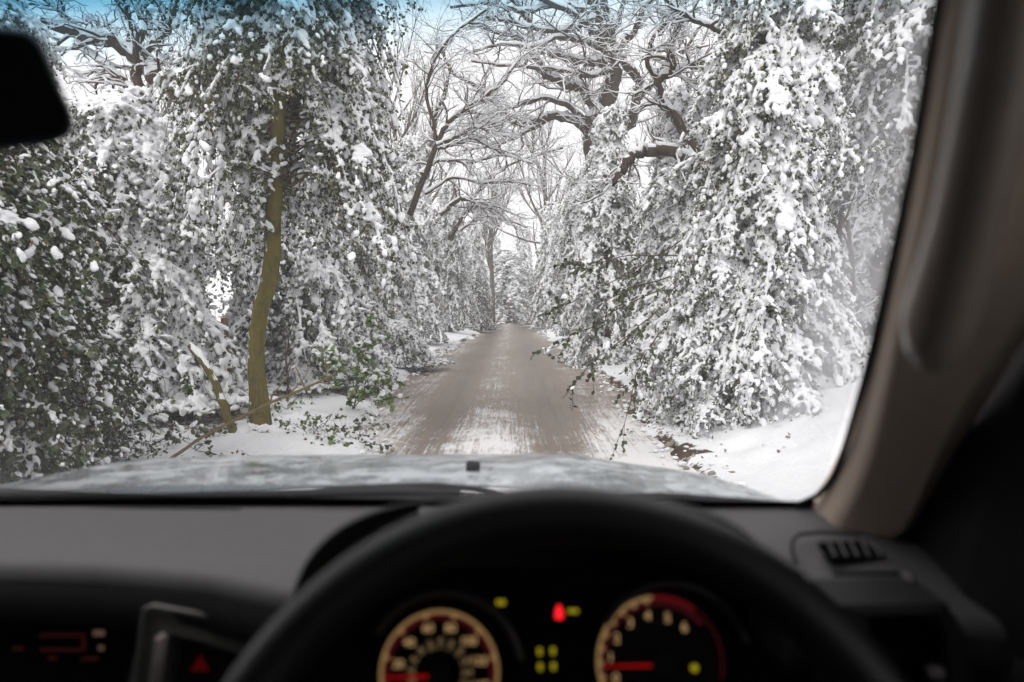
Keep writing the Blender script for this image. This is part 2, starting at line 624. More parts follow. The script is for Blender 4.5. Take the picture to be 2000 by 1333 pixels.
# ------------------------------------------------------------------ ground and road
EDGE_Y = [-10, 4, 7, 10, 13, 20, 30, 40, 52, 70]
EDGE_L = [-1.5, -1.5, -1.55, -1.95, -2.2, -2.35, -1.75, -1.4, -1.3, -1.3]
EDGE_R = [1.8, 1.8, 1.72, 1.85, 2.0, 1.9, 1.55, 1.35, 1.3, 1.3]


def vnoise(x, y, seed, s):
    """smooth value noise on arrays"""
    rng = np.random.default_rng(seed)
    G = rng.uniform(-1, 1, (257, 257))
    X = np.mod(x * s, 256); Y = np.mod(y * s, 256)
    i = X.astype(int); j = Y.astype(int)
    u = X - i; v = Y - j
    u = u * u * (3 - 2 * u); v = v * v * (3 - 2 * v)
    return (G[i, j] * (1 - u) + G[i + 1, j] * u) * (1 - v) + (G[i, j + 1] * (1 - u) + G[i + 1, j + 1] * u) * v


def ground_z(x, y):
    x = np.asarray(x, dtype=float); y = np.asarray(y, dtype=float)
    el = np.interp(y, EDGE_Y, EDGE_L) + 0.22 * vnoise(x * 0.2, y, 3, 0.9) + 0.10 * vnoise(x, y, 4, 3.1)
    er = np.interp(y, EDGE_Y, EDGE_R) + 0.22 * vnoise(x * 0.2, y, 5, 0.8) + 0.10 * vnoise(x, y, 6, 3.3)
    dl = el - x; dr = x - er
    d = np.maximum(dl, dr)
    lip = np.clip((d + 0.05) / 0.28, 0, 1)
    lip = lip * lip * (3 - 2 * lip)
    z = -0.05 + 0.13 * lip
    z = z + np.clip(dl, 0, 3) * 0.13 + np.clip(dr - 0.55, 0, 2.4) * 0.38
    far = np.clip(d, 0, 1)
    z = z + far * (0.10 * vnoise(x, y, 7, 0.5) + 0.05 * vnoise(x, y, 8, 1.7) + 0.022 * vnoise(x, y, 9, 5.0)) + lip * 0.012 * vnoise(x, y, 10, 13.0)
    return z


def ground_material():
    m, nt, bs = mat("snowy_ground")
    n1 = noise(nt, 1.3, 5, 0.6)
    n2 = noise(nt, 22.0, 5, 0.7)
    n3 = noise(nt, 5.5, 6, 0.7)
    snow = ramp(nt, n2.outputs[0], [(0.2, (0.78, 0.79, 0.81)), (0.65, (0.87, 0.88, 0.90))])
    soil = ramp(nt, n3.outputs[0], [(0.3, (0.035, 0.022, 0.014)), (0.7, (0.12, 0.075, 0.045))])
    tc = N(nt, "ShaderNodeTexCoord")
    sx = N(nt, "ShaderNodeSeparateXYZ"); L(nt, tc.outputs['Object'], sx.inputs[0])
    at = N(nt, "ShaderNodeAttribute"); at.attribute_name = "bare"
    k = math_n(nt, 'ADD', at.outputs['Fac'], math_n(nt, 'MULTIPLY', math_n(nt, 'SUBTRACT', n3.outputs[0], 0.5), 1.3))
    k = math_n(nt, 'ADD', k, math_n(nt, 'MULTIPLY', math_n(nt, 'SUBTRACT', n2.outputs[0], 0.5), 0.7))
    kr = ramp(nt, k, [(0.42, 0.0), (0.56, 1.0)])
    col = mixc(nt, kr.outputs[0], snow.outputs[0], soil.outputs[0])
    L(nt, col, bs.inputs['Base Color'])
    bs.inputs['Roughness'].default_value = 0.85
    bs.inputs['Specular IOR Level'].default_value = 0.2
    h = math_n(nt, 'ADD', n2.outputs[0], math_n(nt, 'MULTIPLY', n1.outputs[0], 2.0))
    bump(nt, h, bs, 0.6, 0.03)
    return m


def axis(*segs):
    out = []
    for a, b, s in segs:
        out.append(np.arange(a, b, s))
    return np.unique(np.concatenate(out + [[segs[-1][1]]]))


gx = axis((-90, -20, 10), (-20, -7, 0.5), (-7, 7, 0.07), (7, 20, 0.5), (20, 90, 10))
gy = axis((-30, 2, 2), (2, 26, 0.09), (26, 60, 0.3), (60, 200, 10))
GX, GY = np.meshgrid(gx, gy)
GZ = ground_z(GX, GY)
GV = np.stack([GX, GY, GZ], -1).reshape(-1, 3)
nx, ny = len(gx), len(gy)
ii = np.arange(ny - 1)[:, None] * nx + np.arange(nx - 1)[None]
GQ = np.stack([ii, ii + 1, ii + 1 + nx, ii + nx], -1).reshape(-1, 4)
gm = raw_mesh("ground", GV, GQ, True, mats=[ground_material()])
# bare soil along the road's edges and the mud patch by the right verge
el = np.interp(GY, EDGE_Y, EDGE_L); er = np.interp(GY, EDGE_Y, EDGE_R)
bare = 0.62 * np.exp(-((GX - el + 0.10) / 0.16) ** 2) * np.clip(0.75 + 0.8 * vnoise(GX, GY, 21, 0.5), 0, 1.3) * (GY > 8.5)
bare += 0.70 * np.exp(-((GX - er - 0.06) / 0.14) ** 2) * np.clip(0.55 + 0.9 * vnoise(GX, GY, 22, 0.45), 0, 1.3)
for (bx, by, sx_, sy_, s_) in ((1.80, 7.35, 0.20, 0.20, 0.95), (2.0, 7.05, 0.16, 0.10, 0.7), (1.62, 7.85, 0.16, 0.28, 0.9), (2.0, 11.5, 0.15, 1.6, 0.6), (-2.75, 13.2, 0.15, 1.2, 0.75), (1.72, 9.6, 0.16, 0.8, 0.8)):
    bare += s_ * np.exp(-((GX - bx) / sx_) ** 2 - ((GY - by) / sy_) ** 2)
# leaf litter and soil showing through under the trees on the left
bare += 0.55 * np.exp(-((GX + 3.6) / 1.0) ** 2 - ((GY - 8.0) / 1.4) ** 2)
att = gm.attributes.new("bare", 'FLOAT', 'POINT')
att.data.foreach_set("value", bare.ravel().astype(np.float32))
ground = link("ground", gm)
tag(ground, "snow covered ground and verges beside the lane", None, None, "structure")


def road_material():
    m, nt, bs = mat("gritty_road")
    tc = N(nt, "ShaderNodeTexCoord")
    sx = N(nt, "ShaderNodeSeparateXYZ"); L(nt, tc.outputs['Object'], sx.inputs[0])
    wob = noise(nt, 0.35, 3, 0.5)
    x = math_n(nt, 'ADD', sx.outputs[0], math_n(nt, 'MULTIPLY', math_n(nt, 'SUBTRACT', wob.outputs[0], 0.5), 0.35))
    y = sx.outputs[1]
    def gauss(c, w):
        q = math_n(nt, 'DIVIDE', math_n(nt, 'SUBTRACT', x, c), w)
        return math_n(nt, 'POWER', 2.718, math_n(nt, 'MULTIPLY', math_n(nt, 'MULTIPLY', q, q), -1.0))
    tracks = math_n(nt, 'ADD', gauss(-1.0, 0.36), gauss(0.52, 0.46))
    # snow lies between the tracks, thinning out further along the lane
    snowy = math_n(nt, 'SUBTRACT', 0.84, math_n(nt, 'MULTIPLY', tracks, 0.68))
    thin = N(nt, "ShaderNodeMapRange"); L(nt, y, thin.inputs[0])
    thin.inputs[1].default_value = 7.0; thin.inputs[2].default_value = 11.5; thin.inputs[3].default_value = 0.24; thin.inputs[4].default_value = -0.38
    far = N(nt, "ShaderNodeMapRange"); L(nt, y, far.inputs[0])
    far.inputs[1].default_value = 22.0; far.inputs[2].default_value = 45.0; far.inputs[3].default_value = 0.0; far.inputs[4].default_value = 0.10
    n_st = noise(nt, 1.0, 5, 0.65, mapscale=(9.0, 0.5, 1.0))
    n_bl = noise(nt, 1.6, 6, 0.7)
    n_sm = noise(nt, 14.0, 5, 0.75, mapscale=(2.4, 0.30, 1.0))
    n_mic = noise(nt, 90.0, 3, 0.7)
    k = math_n(nt, 'ADD', snowy, thin.outputs[0])
    k = math_n(nt, 'ADD', k, far.outputs[0])
    n_tr = noise(nt, 1.0, 4, 0.7, mapscale=(26.0, 0.35, 1.0))
    n_gr = noise(nt, 38.0, 4, 0.8)
    for nn_, a_ in ((n_st, 0.9), (n_bl, 1.25), (n_sm, 1.2), (n_tr, 1.0), (n_gr, 1.1)):
        k = math_n(nt, 'ADD', k, math_n(nt, 'MULTIPLY', math_n(nt, 'SUBTRACT', nn_.outputs[0], 0.5), a_))
    kr = ramp(nt, k, [(0.30, 0.0), (0.48, 0.22), (0.62, 0.50), (0.86, 1.0)])
    grit = ramp(nt, n_sm.outputs[0], [(0.30, (0.17, 0.124, 0.090)), (0.70, (0.36, 0.29, 0.235))])
    grit2 = mixc(nt, ramp(nt, n_bl.outputs[0], [(0.45, 0.0), (0.7, 0.6)]).outputs[0], grit.outputs[0], (0.25, 0.19, 0.14))
    wetk = math_n(nt, 'MULTIPLY', tracks, math_n(nt, 'MULTIPLY_ADD', ramp(nt, math_n(nt, 'ADD', math_n(nt, 'MULTIPLY', n_st.outputs[0], 0.5), math_n(nt, 'MULTIPLY', n_sm.outputs[0], 0.5)), [(0.40, 0.0), (0.60, 1.0)]).outputs[0], 0.55, 0.30))
    grit2 = mixc(nt, wetk, grit2, ramp(nt, n_gr.outputs[0], [(0.35, (0.085, 0.066, 0.050)), (0.65, (0.17, 0.137, 0.110))]).outputs[0])      # wet where wheels run
    col = mixc(nt, kr.outputs[0], grit2, (0.80, 0.79, 0.79))
    L(nt, col, bs.inputs['Base Color'])
    rr = ramp(nt, kr.outputs[0], [(0.0, 0.38), (0.35, 0.7), (1.0, 0.85)])
    L(nt, rr.outputs[0], bs.inputs['Roughness'])
    bs.inputs['Specular IOR Level'].default_value = 0.3
    h = math_n(nt, 'ADD', math_n(nt, 'MULTIPLY', kr.outputs[0], 1.8), math_n(nt, 'ADD', n_st.outputs[0], math_n(nt, 'MULTIPLY', n_mic.outputs[0], 0.3)))
    bump(nt, h, bs, 0.5, 0.02)
    return m


rx = np.arange(-3.3, 3.31, 0.1); ry = np.concatenate([np.arange(-6, 60, 0.25)])
RX, RY = np.meshgrid(rx, ry)
RZ = 0.02 + 0.012 * vnoise(RX, RY, 31, 0.7) - 0.02 * np.exp(-((RX + 1.0) / 0.3) ** 2) - 0.02 * np.exp(-((RX - 0.5) / 0.35) ** 2) - 0.012 * np.abs(RX) ** 1.3
nx, ny = len(rx), len(ry)
ii = np.arange(ny - 1)[:, None] * nx + np.arange(nx - 1)[None]
road = link("road", raw_mesh("road", np.stack([RX, RY, RZ], -1).reshape(-1, 3), np.stack([ii, ii + 1, ii + 1 + nx, ii + nx], -1).reshape(-1, 4), True, mats=[road_material()]))
tag(road, "narrow lane of brown grit and slush with snow between the tyre tracks", None, None, "structure")

#TREES

#CAR
# ------------------------------------------------------------------ evergreens under snow
def cone_prof(p=0.8, lo=0.55):
    return lambda q: (lo + (1 - lo) * min(1, q / 0.22)) * max(0.12, (1 - q)) ** p


def dome_prof(q):
    return max(0.25, math.sqrt(max(0, 1 - (q * 0.95) ** 2)))


def trunk_tube(H, r, seed, lean=(0, 0), sides=10):
    rng = np.random.default_rng(seed)
    t = np.linspace(0, 1, 12)
    p = np.stack([lean[0] * t + 0.04 * np.sin(t * 7 + rng.uniform(0, 6)), lean[1] * t + 0.04 * np.sin(t * 6 + rng.uniform(0, 6)), H * t - 0.25], -1)
    rr = r * (1 - 0.8 * t) * (1 + 0.5 * np.exp(-t * 18))
    return tubes(p[None], rr[None], sides)


def proto(seed, trunk_r, leafmat, woodmat, lean=(0, 0), vox=0, **kw):
    w, l, s = evergreen(seed, lean=lean, **kw)
    w = cat([trunk_tube(kw['H'] * 0.96, trunk_r, seed, lean), w])
    return dict(trunk=raw_mesh("trunk", *w, mats=[woodmat]), foliage=raw_mesh("foliage", *l, smooth=False, mats=[leafmat]),
                snow=fuse(*s, vox) if vox else raw_mesh("snow", *s, mats=[SNOW]))


def plant(pr, name, x, y, label, cat_, group=None, rz=0.0, sc=1.0, dz=0.0):
    z = float(ground_z(x, y)) + dz
    e = empty(name, (x, y, z), label, cat_, group, rz, sc)
    for k in ("trunk", "foliage", "snow"):
        link(k, pr[k], e)
    return e


HOLLY_TALL = proto(11, 0.10, LEAF, BARK, vox=0.0115, H=6.3, prof=cone_prof(0.55, 0.7), z0=0.25, boughs=230, droop=1.0, blen=1.55, twigs=30,
                   node=0.078, snow_p=1.25, ls=0.040, lump=0.0255, base=ICO1, leafn=3)
HOLLY_ROUND = proto(12, 0.09, LEAF, BARK, vox=0.011, H=3.3, prof=dome_prof, z0=0.15, boughs=180, droop=1.0, blen=1.15, twigs=30,
                    node=0.078, snow_p=1.25, ls=0.038, lump=0.0245, base=ICO1, leafn=3)
HOLLY_SLIM = proto(13, 0.10, LEAF, BARK, vox=0.018, H=7.0, prof=cone_prof(0.6, 0.6), z0=0.3, boughs=230, droop=1.15, blen=1.5, twigs=22,
                   node=0.08, snow_p=1.05, ls=0.050, lump=0.030, base=ICO1, leafn=3)
HOLLY_DARK = proto(14, 0.05, LEAF_DARK, BARK, vox=0.0075, H=2.5, prof=lambda q: dome_prof(q) * (0.8 + 0.3 * math.sin(q * 40)), z0=0.1, boughs=120, droop=0.8, blen=0.95, twigs=20,
                   node=0.07, snow_p=0.85, ls=0.046, lump=0.017, base=ICO1, leafn=4, fine=True, twl=1.7, ridge=0.6, hang=1.0)
MOUND = proto(15, 0.03, LEAF, BARK, H=1.05, prof=dome_prof, z0=0.05, boughs=90, droop=0.9, blen=0.85, twigs=16,
              node=0.08, snow_p=0.95, ls=0.035, lump=0.028, base=ICO0, leafn=3)

G_R = "snow laden hollies along the right verge"
G_L = "snow laden hollies along the left verge"
HOLLY_HIGH = proto(16, 0.07, LEAF, BARK_GREY, vox=0.016, H=6.6, prof=lambda q: 0.8 + 0.3 * math.sin(q * 3.1), z0=2.9, boughs=170, droop=1.0, blen=1.35, twigs=18,
                   node=0.08, snow_p=1.0, ls=0.054, lump=0.028, base=ICO1, leafn=3, rise=0.4)
# right of the lane
plant(HOLLY_TALL, "holly_tree", 3.2, 8.8, "tallest snow laden holly right of the lane, boughs hanging to the snow bank", "tree", G_R, 1.9, (1.06, 1.0, 1.07), -0.38)
plant(HOLLY_ROUND, "holly_bush", 2.75, 8.5, "rounded snow heaped holly bush at the foot of the tallest right holly", "bush", G_R, 1.0, 0.74, -0.24)
plant(HOLLY_HIGH, "holly_tree", 5.6, 9.4, "high crowned snowy holly on bare stems beside the windscreen pillar", "tree", G_R, 2.4, 1.0)
plant(HOLLY_ROUND, "holly_bush", 3.9, 11.6, "snow heaped bush behind the tallest right holly", "bush", G_R, 2.0, 1.15, -0.3)
plant(HOLLY_SLIM, "holly_tree", 2.45, 17.5, "slim pointed white holly standing beneath the bare oak", "tree", G_R, 0.6, (0.95, 0.95, 0.95), -0.2)
plant(HOLLY_SLIM, "holly_tree", 3.3, 13.6, "snowy holly between the slim pointed one and the tallest right holly", "tree", G_R, 3.6, 0.82, -0.3)
plant(HOLLY_SLIM, "holly_tree", 2.6, 27.0, "snowy holly hanging over the far right edge of the lane", "tree", G_R, 4.4, 0.95)
plant(HOLLY_SLIM, "holly_tree", 2.2, 38.0, "distant white holly at the far right bend of the lane", "tree", G_R, 1.9, 1.0)
plant(HOLLY_SLIM, "holly_tree", 6.3, 16.5, "pale snowy holly farther back, seen right of the bank", "tree", G_R, 5.0, 1.0)
plant(HOLLY_HIGH, "holly_tree", 9.8, 17.0, "pale holly behind the open snow bank near the pillar", "tree", G_R, 1.2, 1.1)
plant(HOLLY_SLIM, "holly_tree", 7.0, 13.2, "broad pale holly on top of the snow bank by the pillar", "tree", G_R, 0.7, (1.2, 1.1, 0.9), -0.2)
plant(HOLLY_SLIM, "holly_tree", 12.5, 22.0, "farthest pale holly seen across the open snow bank", "tree", G_R, 3.2, 1.1)
plant(HOLLY_SLIM, "holly_tree", 5.4, 23.0, "snowy holly rising behind the slim pointed one", "tree", G_R, 2.2, 1.0)
# left of the lane
plant(HOLLY_DARK, "holly_bush", -3.3, 3.9, "dark green holly bush almost free of snow, nearest the car", "bush", None, 0.4, 0.95)
plant(HOLLY_DARK, "holly_bush", -3.95, 5.1, "dark green holly bush behind the nearest one at the left edge", "bush", None, 2.4, 1.05)
plant(HOLLY_DARK, "holly_bush", -3.5, 5.4, "low dark sparse holly shoots right of the dark green bushes", "bush", None, 4.4, 0.50)
plant(HOLLY_ROUND, "holly_bush", -4.7, 8.3, "broad snow heaped holly bush behind the dark green bushes", "bush", G_L, 0.0, 1.15)
plant(HOLLY_ROUND, "holly_bush", -3.5, 10.8, "snow heaped holly bush right behind the mossy trunk", "bush", G_L, 3.3, 1.1)
plant(HOLLY_TALL, "holly_tree", -6.2, 8.4, "tall grey white holly behind the rear view mirror", "tree", G_L, 1.1, 0.85)
plant(HOLLY_SLIM, "holly_tree", -3.4, 13.2, "snowy weeping holly close behind the mossy trunk", "tree", G_L, 0.9, 0.84)
plant(HOLLY_SLIM, "holly_tree", -3.5, 17.0, "weeping white holly above the small snow mound", "tree", G_L, 2.9, 0.98)
plant(HOLLY_SLIM, "holly_tree", -3.4, 23.5, "weeping white holly halfway down the left side of the lane", "tree", G_L, 5.2, 1.0)
plant(HOLLY_SLIM, "holly_tree", -2.8, 31.0, "snowy holly leaning in where the lane narrows on the left", "tree", G_L, 0.2, 0.95)
plant(HOLLY_SLIM, "holly_tree", -2.3, 41.0, "distant dark edged holly at the far left end of the lane", "tree", G_L, 3.9, 0.9)
plant(HOLLY_ROUND, "holly_bush", -6.6, 11.5, "snowy bush below the sky gap at the left", "bush", G_L, 4.2, 1.15)
plant(HOLLY_SLIM, "holly_tree", 0.9, 54.0, "faint white holly closing the end of the lane", "tree", None, 1.5, 1.05)
plant(HOLLY_SLIM, "holly_tree", -1.4, 57.0, "faint white holly beyond the end of the lane, left one", "tree", None, 0.5, 1.0)
plant(HOLLY_SLIM, "holly_tree", -0.4, 52.0, "broad snowy holly right in the middle of the lane's end", "tree", None, 2.5, (2.3, 1.7, 0.8))
plant(HOLLY_DARK, "holly_bush", 2.0, 43.0, "dark undergrowth at the far right edge of the lane", "bush", None, 3.4, 1.3)
plant(HOLLY_DARK, "holly_bush", -2.0, 36.0, "dark undergrowth at the far left edge of the lane", "bush", None, 1.4, 1.1)
plant(MOUND, "snowy_bramble", -2.62, 16.2, "small white snow mound of bramble at the left road edge", "bush", None, 0.2, 1.0)
plant(MOUND, "snowy_bramble", -3.0, 12.0, "low snow mound right of the mossy trunk", "bush", None, 2.2, 0.85)

# the leaning tree with the mossy trunk
tx, ty = P(505, 840, 7.6)[0], 7.6
tz = float(ground_z(tx, ty))
tree = empty("mossy_tree", (tx, ty, tz), "snow laden tree with a bare yellow green mossy trunk left of the lane", "tree")
tb = np.array([tx, ty, tz])
tp_ = [(508, 860, 7.6), (506, 780, 7.6), (500, 720, 7.58), (502, 650, 7.55), (510, 600, 7.5), (524, 560, 7.45), (532, 500, 7.4), (533, 430, 7.3), (538, 360, 7.2), (541, 290, 7.1), (544, 220, 7.0), (552, 130, 6.9), (556, 30, 6.8), (560, -90, 6.7)]
tpt = np.array([P(*q) for q in tp_]) - tb
tpt[0, 2] = -0.2
tr = np.array([32, 22, 18.5, 17.5, 17.5, 18.5, 18, 17, 16.5, 16, 15, 13, 10, 8]) / F * 6.5
rng = np.random.default_rng(5)
w = tubes(tpt[None], tr[None], 14)
link("trunk", raw_mesh("trunk", *w, mats=[BARK_MOSS]), tree)
top = tpt[9]
rc = np.random.default_rng(4)
sets = []
for sd_, z0_, bo_, az_, bl_ in ((24, -0.75, 150, (R(-25), R(205)), 1.05), (22, 0.45, 70, (R(-150), R(-30)), 0.95)):
    sets.append(evergreen(sd_, H=2.9, prof=lambda q: rc.uniform(0.45, 1.2), z0=z0_, boughs=bo_, droop=1.35, blen=bl_, twigs=22, node=0.085, snow_p=0.80, ls=0.044, hang=1.7,
                          lump=0.024, base=ICO1, leafn=5, rise=0.6, zmin=-3.0, az=az_, ridge=0.8))
sh = top + np.array([0.15, -0.05, 0.35])
link("boughs", raw_mesh("boughs", *[q + (sh if i == 0 else 0) for i, q in enumerate(cat([q[0] for q in sets]))], mats=[BARK]), tree)
link("foliage", raw_mesh("foliage", *[q + (sh if i == 0 else 0) for i, q in enumerate(cat([q[1] for q in sets]))], smooth=False, mats=[LEAF]), tree)
sv, st_ = cat([q[2] for q in sets])
sv, st_ = cat([(sv + sh, st_)] + [lumps(rng, np.stack([rng.normal(-.04, .16, 40), rng.normal(-.02, .14, 40), rng.uniform(-.03, .03, 40)], -1), rng.normal(0, 1, (40, 3)) * np.array([1, 1, .2]), rng.uniform(.04, .09, 40), ICO2, 1.3, .7, .08)])
link("snow", fuse(sv, st_, 0.011), tree)


# ------------------------------------------------------------------ bare trees
def bare_tree(limbs, seed, kids=(9, 5, 4), ratio=0.5, twig_len=1.3, jitter=0.35, snow=0.012, root=None, name="oak", label="", cat_="tree", group=None, woodmat=BARK):
    """limbs: list of (pixel path with depth, radii in pixels)"""
    rng = np.random.default_rng(seed)
    wood, snw = [], []
    o = np.array(root)
    for path, rad in limbs:
        pts = np.array([P(*q) for q in path])
        # resample with small kinks, as old oak limbs have
        n = len(pts) * 4
        s = np.linspace(0, len(pts) - 1, n)
        i = np.minimum(s.astype(int), len(pts) - 2); f = (s - i)[:, None]
        pp = pts[i] * (1 - f) + pts[i + 1] * f
        dep = np.interp(s, np.arange(len(pts)), [q[2] for q in path])
        rr = np.interp(s, np.arange(len(pts)), np.linspace(rad[0], rad[1], len(pts))) / F * dep
        sm = pp.copy(); sm[1:-1] = (pp[:-2] + 2 * pp[1:-1] + pp[2:]) / 4
        sm[1:-1] += rng.normal(0, 0.25, (n - 2, 3)) * rr[1:-1, None]
        sm -= o
        wood.append(tubes(sm[None], rr[None], 9))
        snw.append(snow_on(rng, sm[None], rr[None], snow * 1.8, 8))
        k = int(kids[0] * len(pts) / 5) + 1
        t = rng.uniform(0.15, 1.0, k) * (n - 1)
        i0 = np.minimum(t.astype(int), n - 2)
        d = unit(unit(sm[i0 + 1] - sm[i0]) + rng.normal(0, 0.8, (k, 3)) * np.array([1, 1.1, 0.7]))
        if k:
            ww, ss = grow(rng, sm[i0], d, twig_len * rng.uniform(0.5, 1.2, k), np.minimum(rr[i0] * 0.6, 0.035) * rng.uniform(0.5, 1, k), 3, kids[1:], 7, 0.28, ratio, 0.02,
                          snow=snow, sides=(6, 4, 3))
            wood += ww; snw += ss
    e = empty(name, tuple(o), label, cat_, group)
    link("branches", raw_mesh("branches", *cat(wood), mats=[woodmat]), e)
    link("snow", raw_mesh("snow", *cat(snw), mats=[SNOW]), e)
    return e


D = 22.0
OAK = [
    ([(1225, 640, D + 1.2), (1200, 480, D + 1.0), (1168, 330, D + .5), (1155, 250, D), (1180, 215, D), (1195, 170, D), (1198, 120, D), (1182, 70, D - .3), (1165, 30, D - .5), (1150, -30, D - .8), (1130, -110, D - 1)], (24, 7)),
    ([(1198, 128, D), (1170, 121, D - .4), (1138, 118, D - .8), (1092, 112, D - 1.0), (1058, 96, D - 1.2), (1005, 72, D - 1.5), (940, 55, D - 2)], (9, 3)),
    ([(1134, 172, D - .3), (1100, 165, D - .5), (1066, 146, D - .8), (1047, 116, D - 1), (1036, 75, D - 1.2), (1034, 41, D - 1.4), (1006, 4, D - 1.6), (960, -40, D - 2)], (8, 4)),
    ([(1171, 216, D), (1145, 195, D - .1), (1134, 172, D - .3), (1110, 166, D - .5)], (9, 6)),
    ([(1150, 420, D + 1), (1170, 310, D + .8), (1186, 277, D + .8), (1212, 255, D + .6), (1231, 244, D + .5), (1243, 195, D + .3), (1246, 157, D + .2), (1227, 131, D), (1205, 105, D), (1190, 56, D - .2), (1182, 22, D - .4), (1172, -40, D - .6), (1150, -110, D - .8)], (11, 6)),
    ([(1155, 262, D + .2), (1120, 232, D - .2), (1081, 227, D - .5), (1044, 236, D - .8), (1010, 244, D - 1), (987, 225, D - 1.2), (965, 195, D - 1.4), (931, 169, D - 1.6), (880, 140, D - 1.8)], (9, 3)),
    ([(1081, 227, D - .5), (1040, 252, D - .4), (990, 275, D - .4), (940, 290, D - .2), (905, 295, D)], (5, 2)),
    ([(1198, 120, D), (1160, 60, D - 1), (1115, 25, D - 1.6), (1060, 0, D - 2), (990, -30, D - 2.5)], (8, 4)),
    ([(1205, 105, D), (1240, 60, D - .4), (1255, 20, D - .8), (1300, -40, D - 1)], (7, 4)),
    ([(1165, 30, D - .5), (1120, 60, D - 1.2), (1060, 62, D - 1.8), (985, 40, D - 2.4), (930, 30, D - 3)], (6, 3)),
    ([(1180, 95, D), (1210, 30, D + .6), (1230, -30, D + 1)], (6, 3)),
    ([(1198, 140, D), (1150, 150, D - .8), (1080, 135, D - 1.5), (1000, 130, D - 2.2), (920, 120, D - 2.8)], (6, 2)),
]
OAK += [
    ([(1180, 95, D), (1140, 85, D - .8), (1090, 70, D - 1.5), (1040, 95, D - 2.2), (985, 85, D - 2.8), (925, 100, D - 3.4)], (6, 2.5)),
    ([(1150, 250, D), (1110, 205, D - .6), (1060, 190, D - 1.2), (1015, 205, D - 1.8), (960, 225, D - 2.2), (905, 215, D - 2.6)], (6, 2.2)),
    ([(1243, 195, D + .3), (1275, 165, D), (1300, 120, D - .4), (1340, 95, D - .8), (1370, 50, D - 1)], (6, 2.5)),
    ([(1150, 20, D - .8), (1085, 10, D - 1.5), (1020, 25, D - 2.2), (950, 5, D - 3), (880, 15, D - 3.6)], (6, 2.5)),
]
bare_tree(OAK, 31, kids=(10, 4, 3), twig_len=1.7, root=(P(1225, 640, D + 1.2)[0], D + 1.2, 0.1), name="oak_tree", snow=0.010,
          label="gnarled bare oak with snow topped limbs arching over the lane", group=None)

D2 = 12.5
ROAK = [
    ([(1430, 470, D2 + .5), (1390, 360, D2 + .4), (1340, 305, D2 + .2), (1280, 292, D2), (1250, 297, D2), (1227, 312, D2), (1214, 336, D2), (1195, 360, D2)], (14, 7)),
    ([(1400, 380, D2 + .4), (1340, 260, D2 + .4), (1292, 200, D2 + .4), (1284, 160, D2 + .3), (1314, 140, D2 + .2), (1308, 98, D2), (1322, 50, D2 - .2), (1338, 0, D2 - .4), (1350, -60, D2 - .6)], (10, 4)),
    ([(1284, 160, D2 + .3), (1262, 125, D2 + .2), (1268, 90, D2), (1285, 60, D2 - .2), (1310, 35, D2 - .4), (1330, -20, D2 - .8)], (5, 3)),
    ([(1314, 140, D2 + .2), (1355, 128, D2), (1400, 110, D2 - .4)], (5, 2)),
    ([(1440, 110, D2 - 1), (1400, 55, D2 - 1), (1350, 40, D2 - 1), (1300, 0, D2 - 1.2), (1250, -40, D2 - 1.4)], (6, 3)),
]
bare_tree(ROAK, 32, kids=(11, 5, 3), twig_len=0.95, root=(P(1430, 470, D2 + .5)[0], D2 + .5, 0.2), name="oak_tree", snow=0.010,
          label="bare tree with one thick snow topped limb poking out of the right hollies")

D3 = 17.0
LOAK = [
    ([(800, 420, D3 + .5), (835, 330, D3 + .3), (852, 280, D3), (870, 245, D3), (905, 215, D3 - .2), (940, 195, D3 - .4), (985, 160, D3 - .6), (1010, 120, D3 - .8)], (6.4, 2.1)),
    ([(852, 285, D3), (894, 266, D3), (930, 245, D3 - .3), (965, 262, D3 - .4), (1000, 268, D3 - .5)], (4.6, 1.6)),
    ([(855, 292, D3), (880, 285, D3), (920, 268, D3), (955, 285, D3), (980, 300, D3)], (3.5, 1.6)),
    ([(850, 275, D3), (846, 230, D3), (868, 190, D3), (880, 140, D3), (860, 90, D3)], (3.5, 2.1)),
    ([(830, 380, D3 + 2), (880, 345, D3 + 2), (940, 358, D3 + 2), (1000, 355, D3 + 2), (1040, 362, D3 + 2)], (2.9, 1.6)),
    ([(860, 420, D3 + 3), (893, 390, D3 + 3), (920, 388, D3 + 3), (938, 404, D3 + 3), (962, 409, D3 + 3)], (4.6, 2.8)),
]
LOAK += [
    ([(880, 470, D3 + 8), (915, 400, D3 + 8), (950, 350, D3 + 8), (1000, 320, D3 + 8), (1050, 300, D3 + 8), (1100, 290, D3 + 8)], (3.5, 1.6)),
    ([(900, 450, D3 + 9), (940, 420, D3 + 9), (990, 430, D3 + 9), (1030, 445, D3 + 9)], (2.9, 1.6)),
    ([(820, 340, D3 + 2), (860, 310, D3 + 2), (920, 320, D3 + 2), (980, 300, D3 + 1.5), (1040, 320, D3 + 1)], (3.5, 1.6)),
    ([(850, 250, D3 - 1), (830, 180, D3 - 1), (850, 110, D3 - 1.5), (890, 60, D3 - 2), (950, 20, D3 - 2.5)], (3.5, 2.1)),
]
bare_tree(LOAK, 33, kids=(15, 5, 3), twig_len=1.3, root=(P(800, 420, D3 + .5)[0], D3 + .5, 0.3), name="oak_tree", snow=0.010,
          label="bare tree fanning snowy limbs rightwards from behind the left hollies")

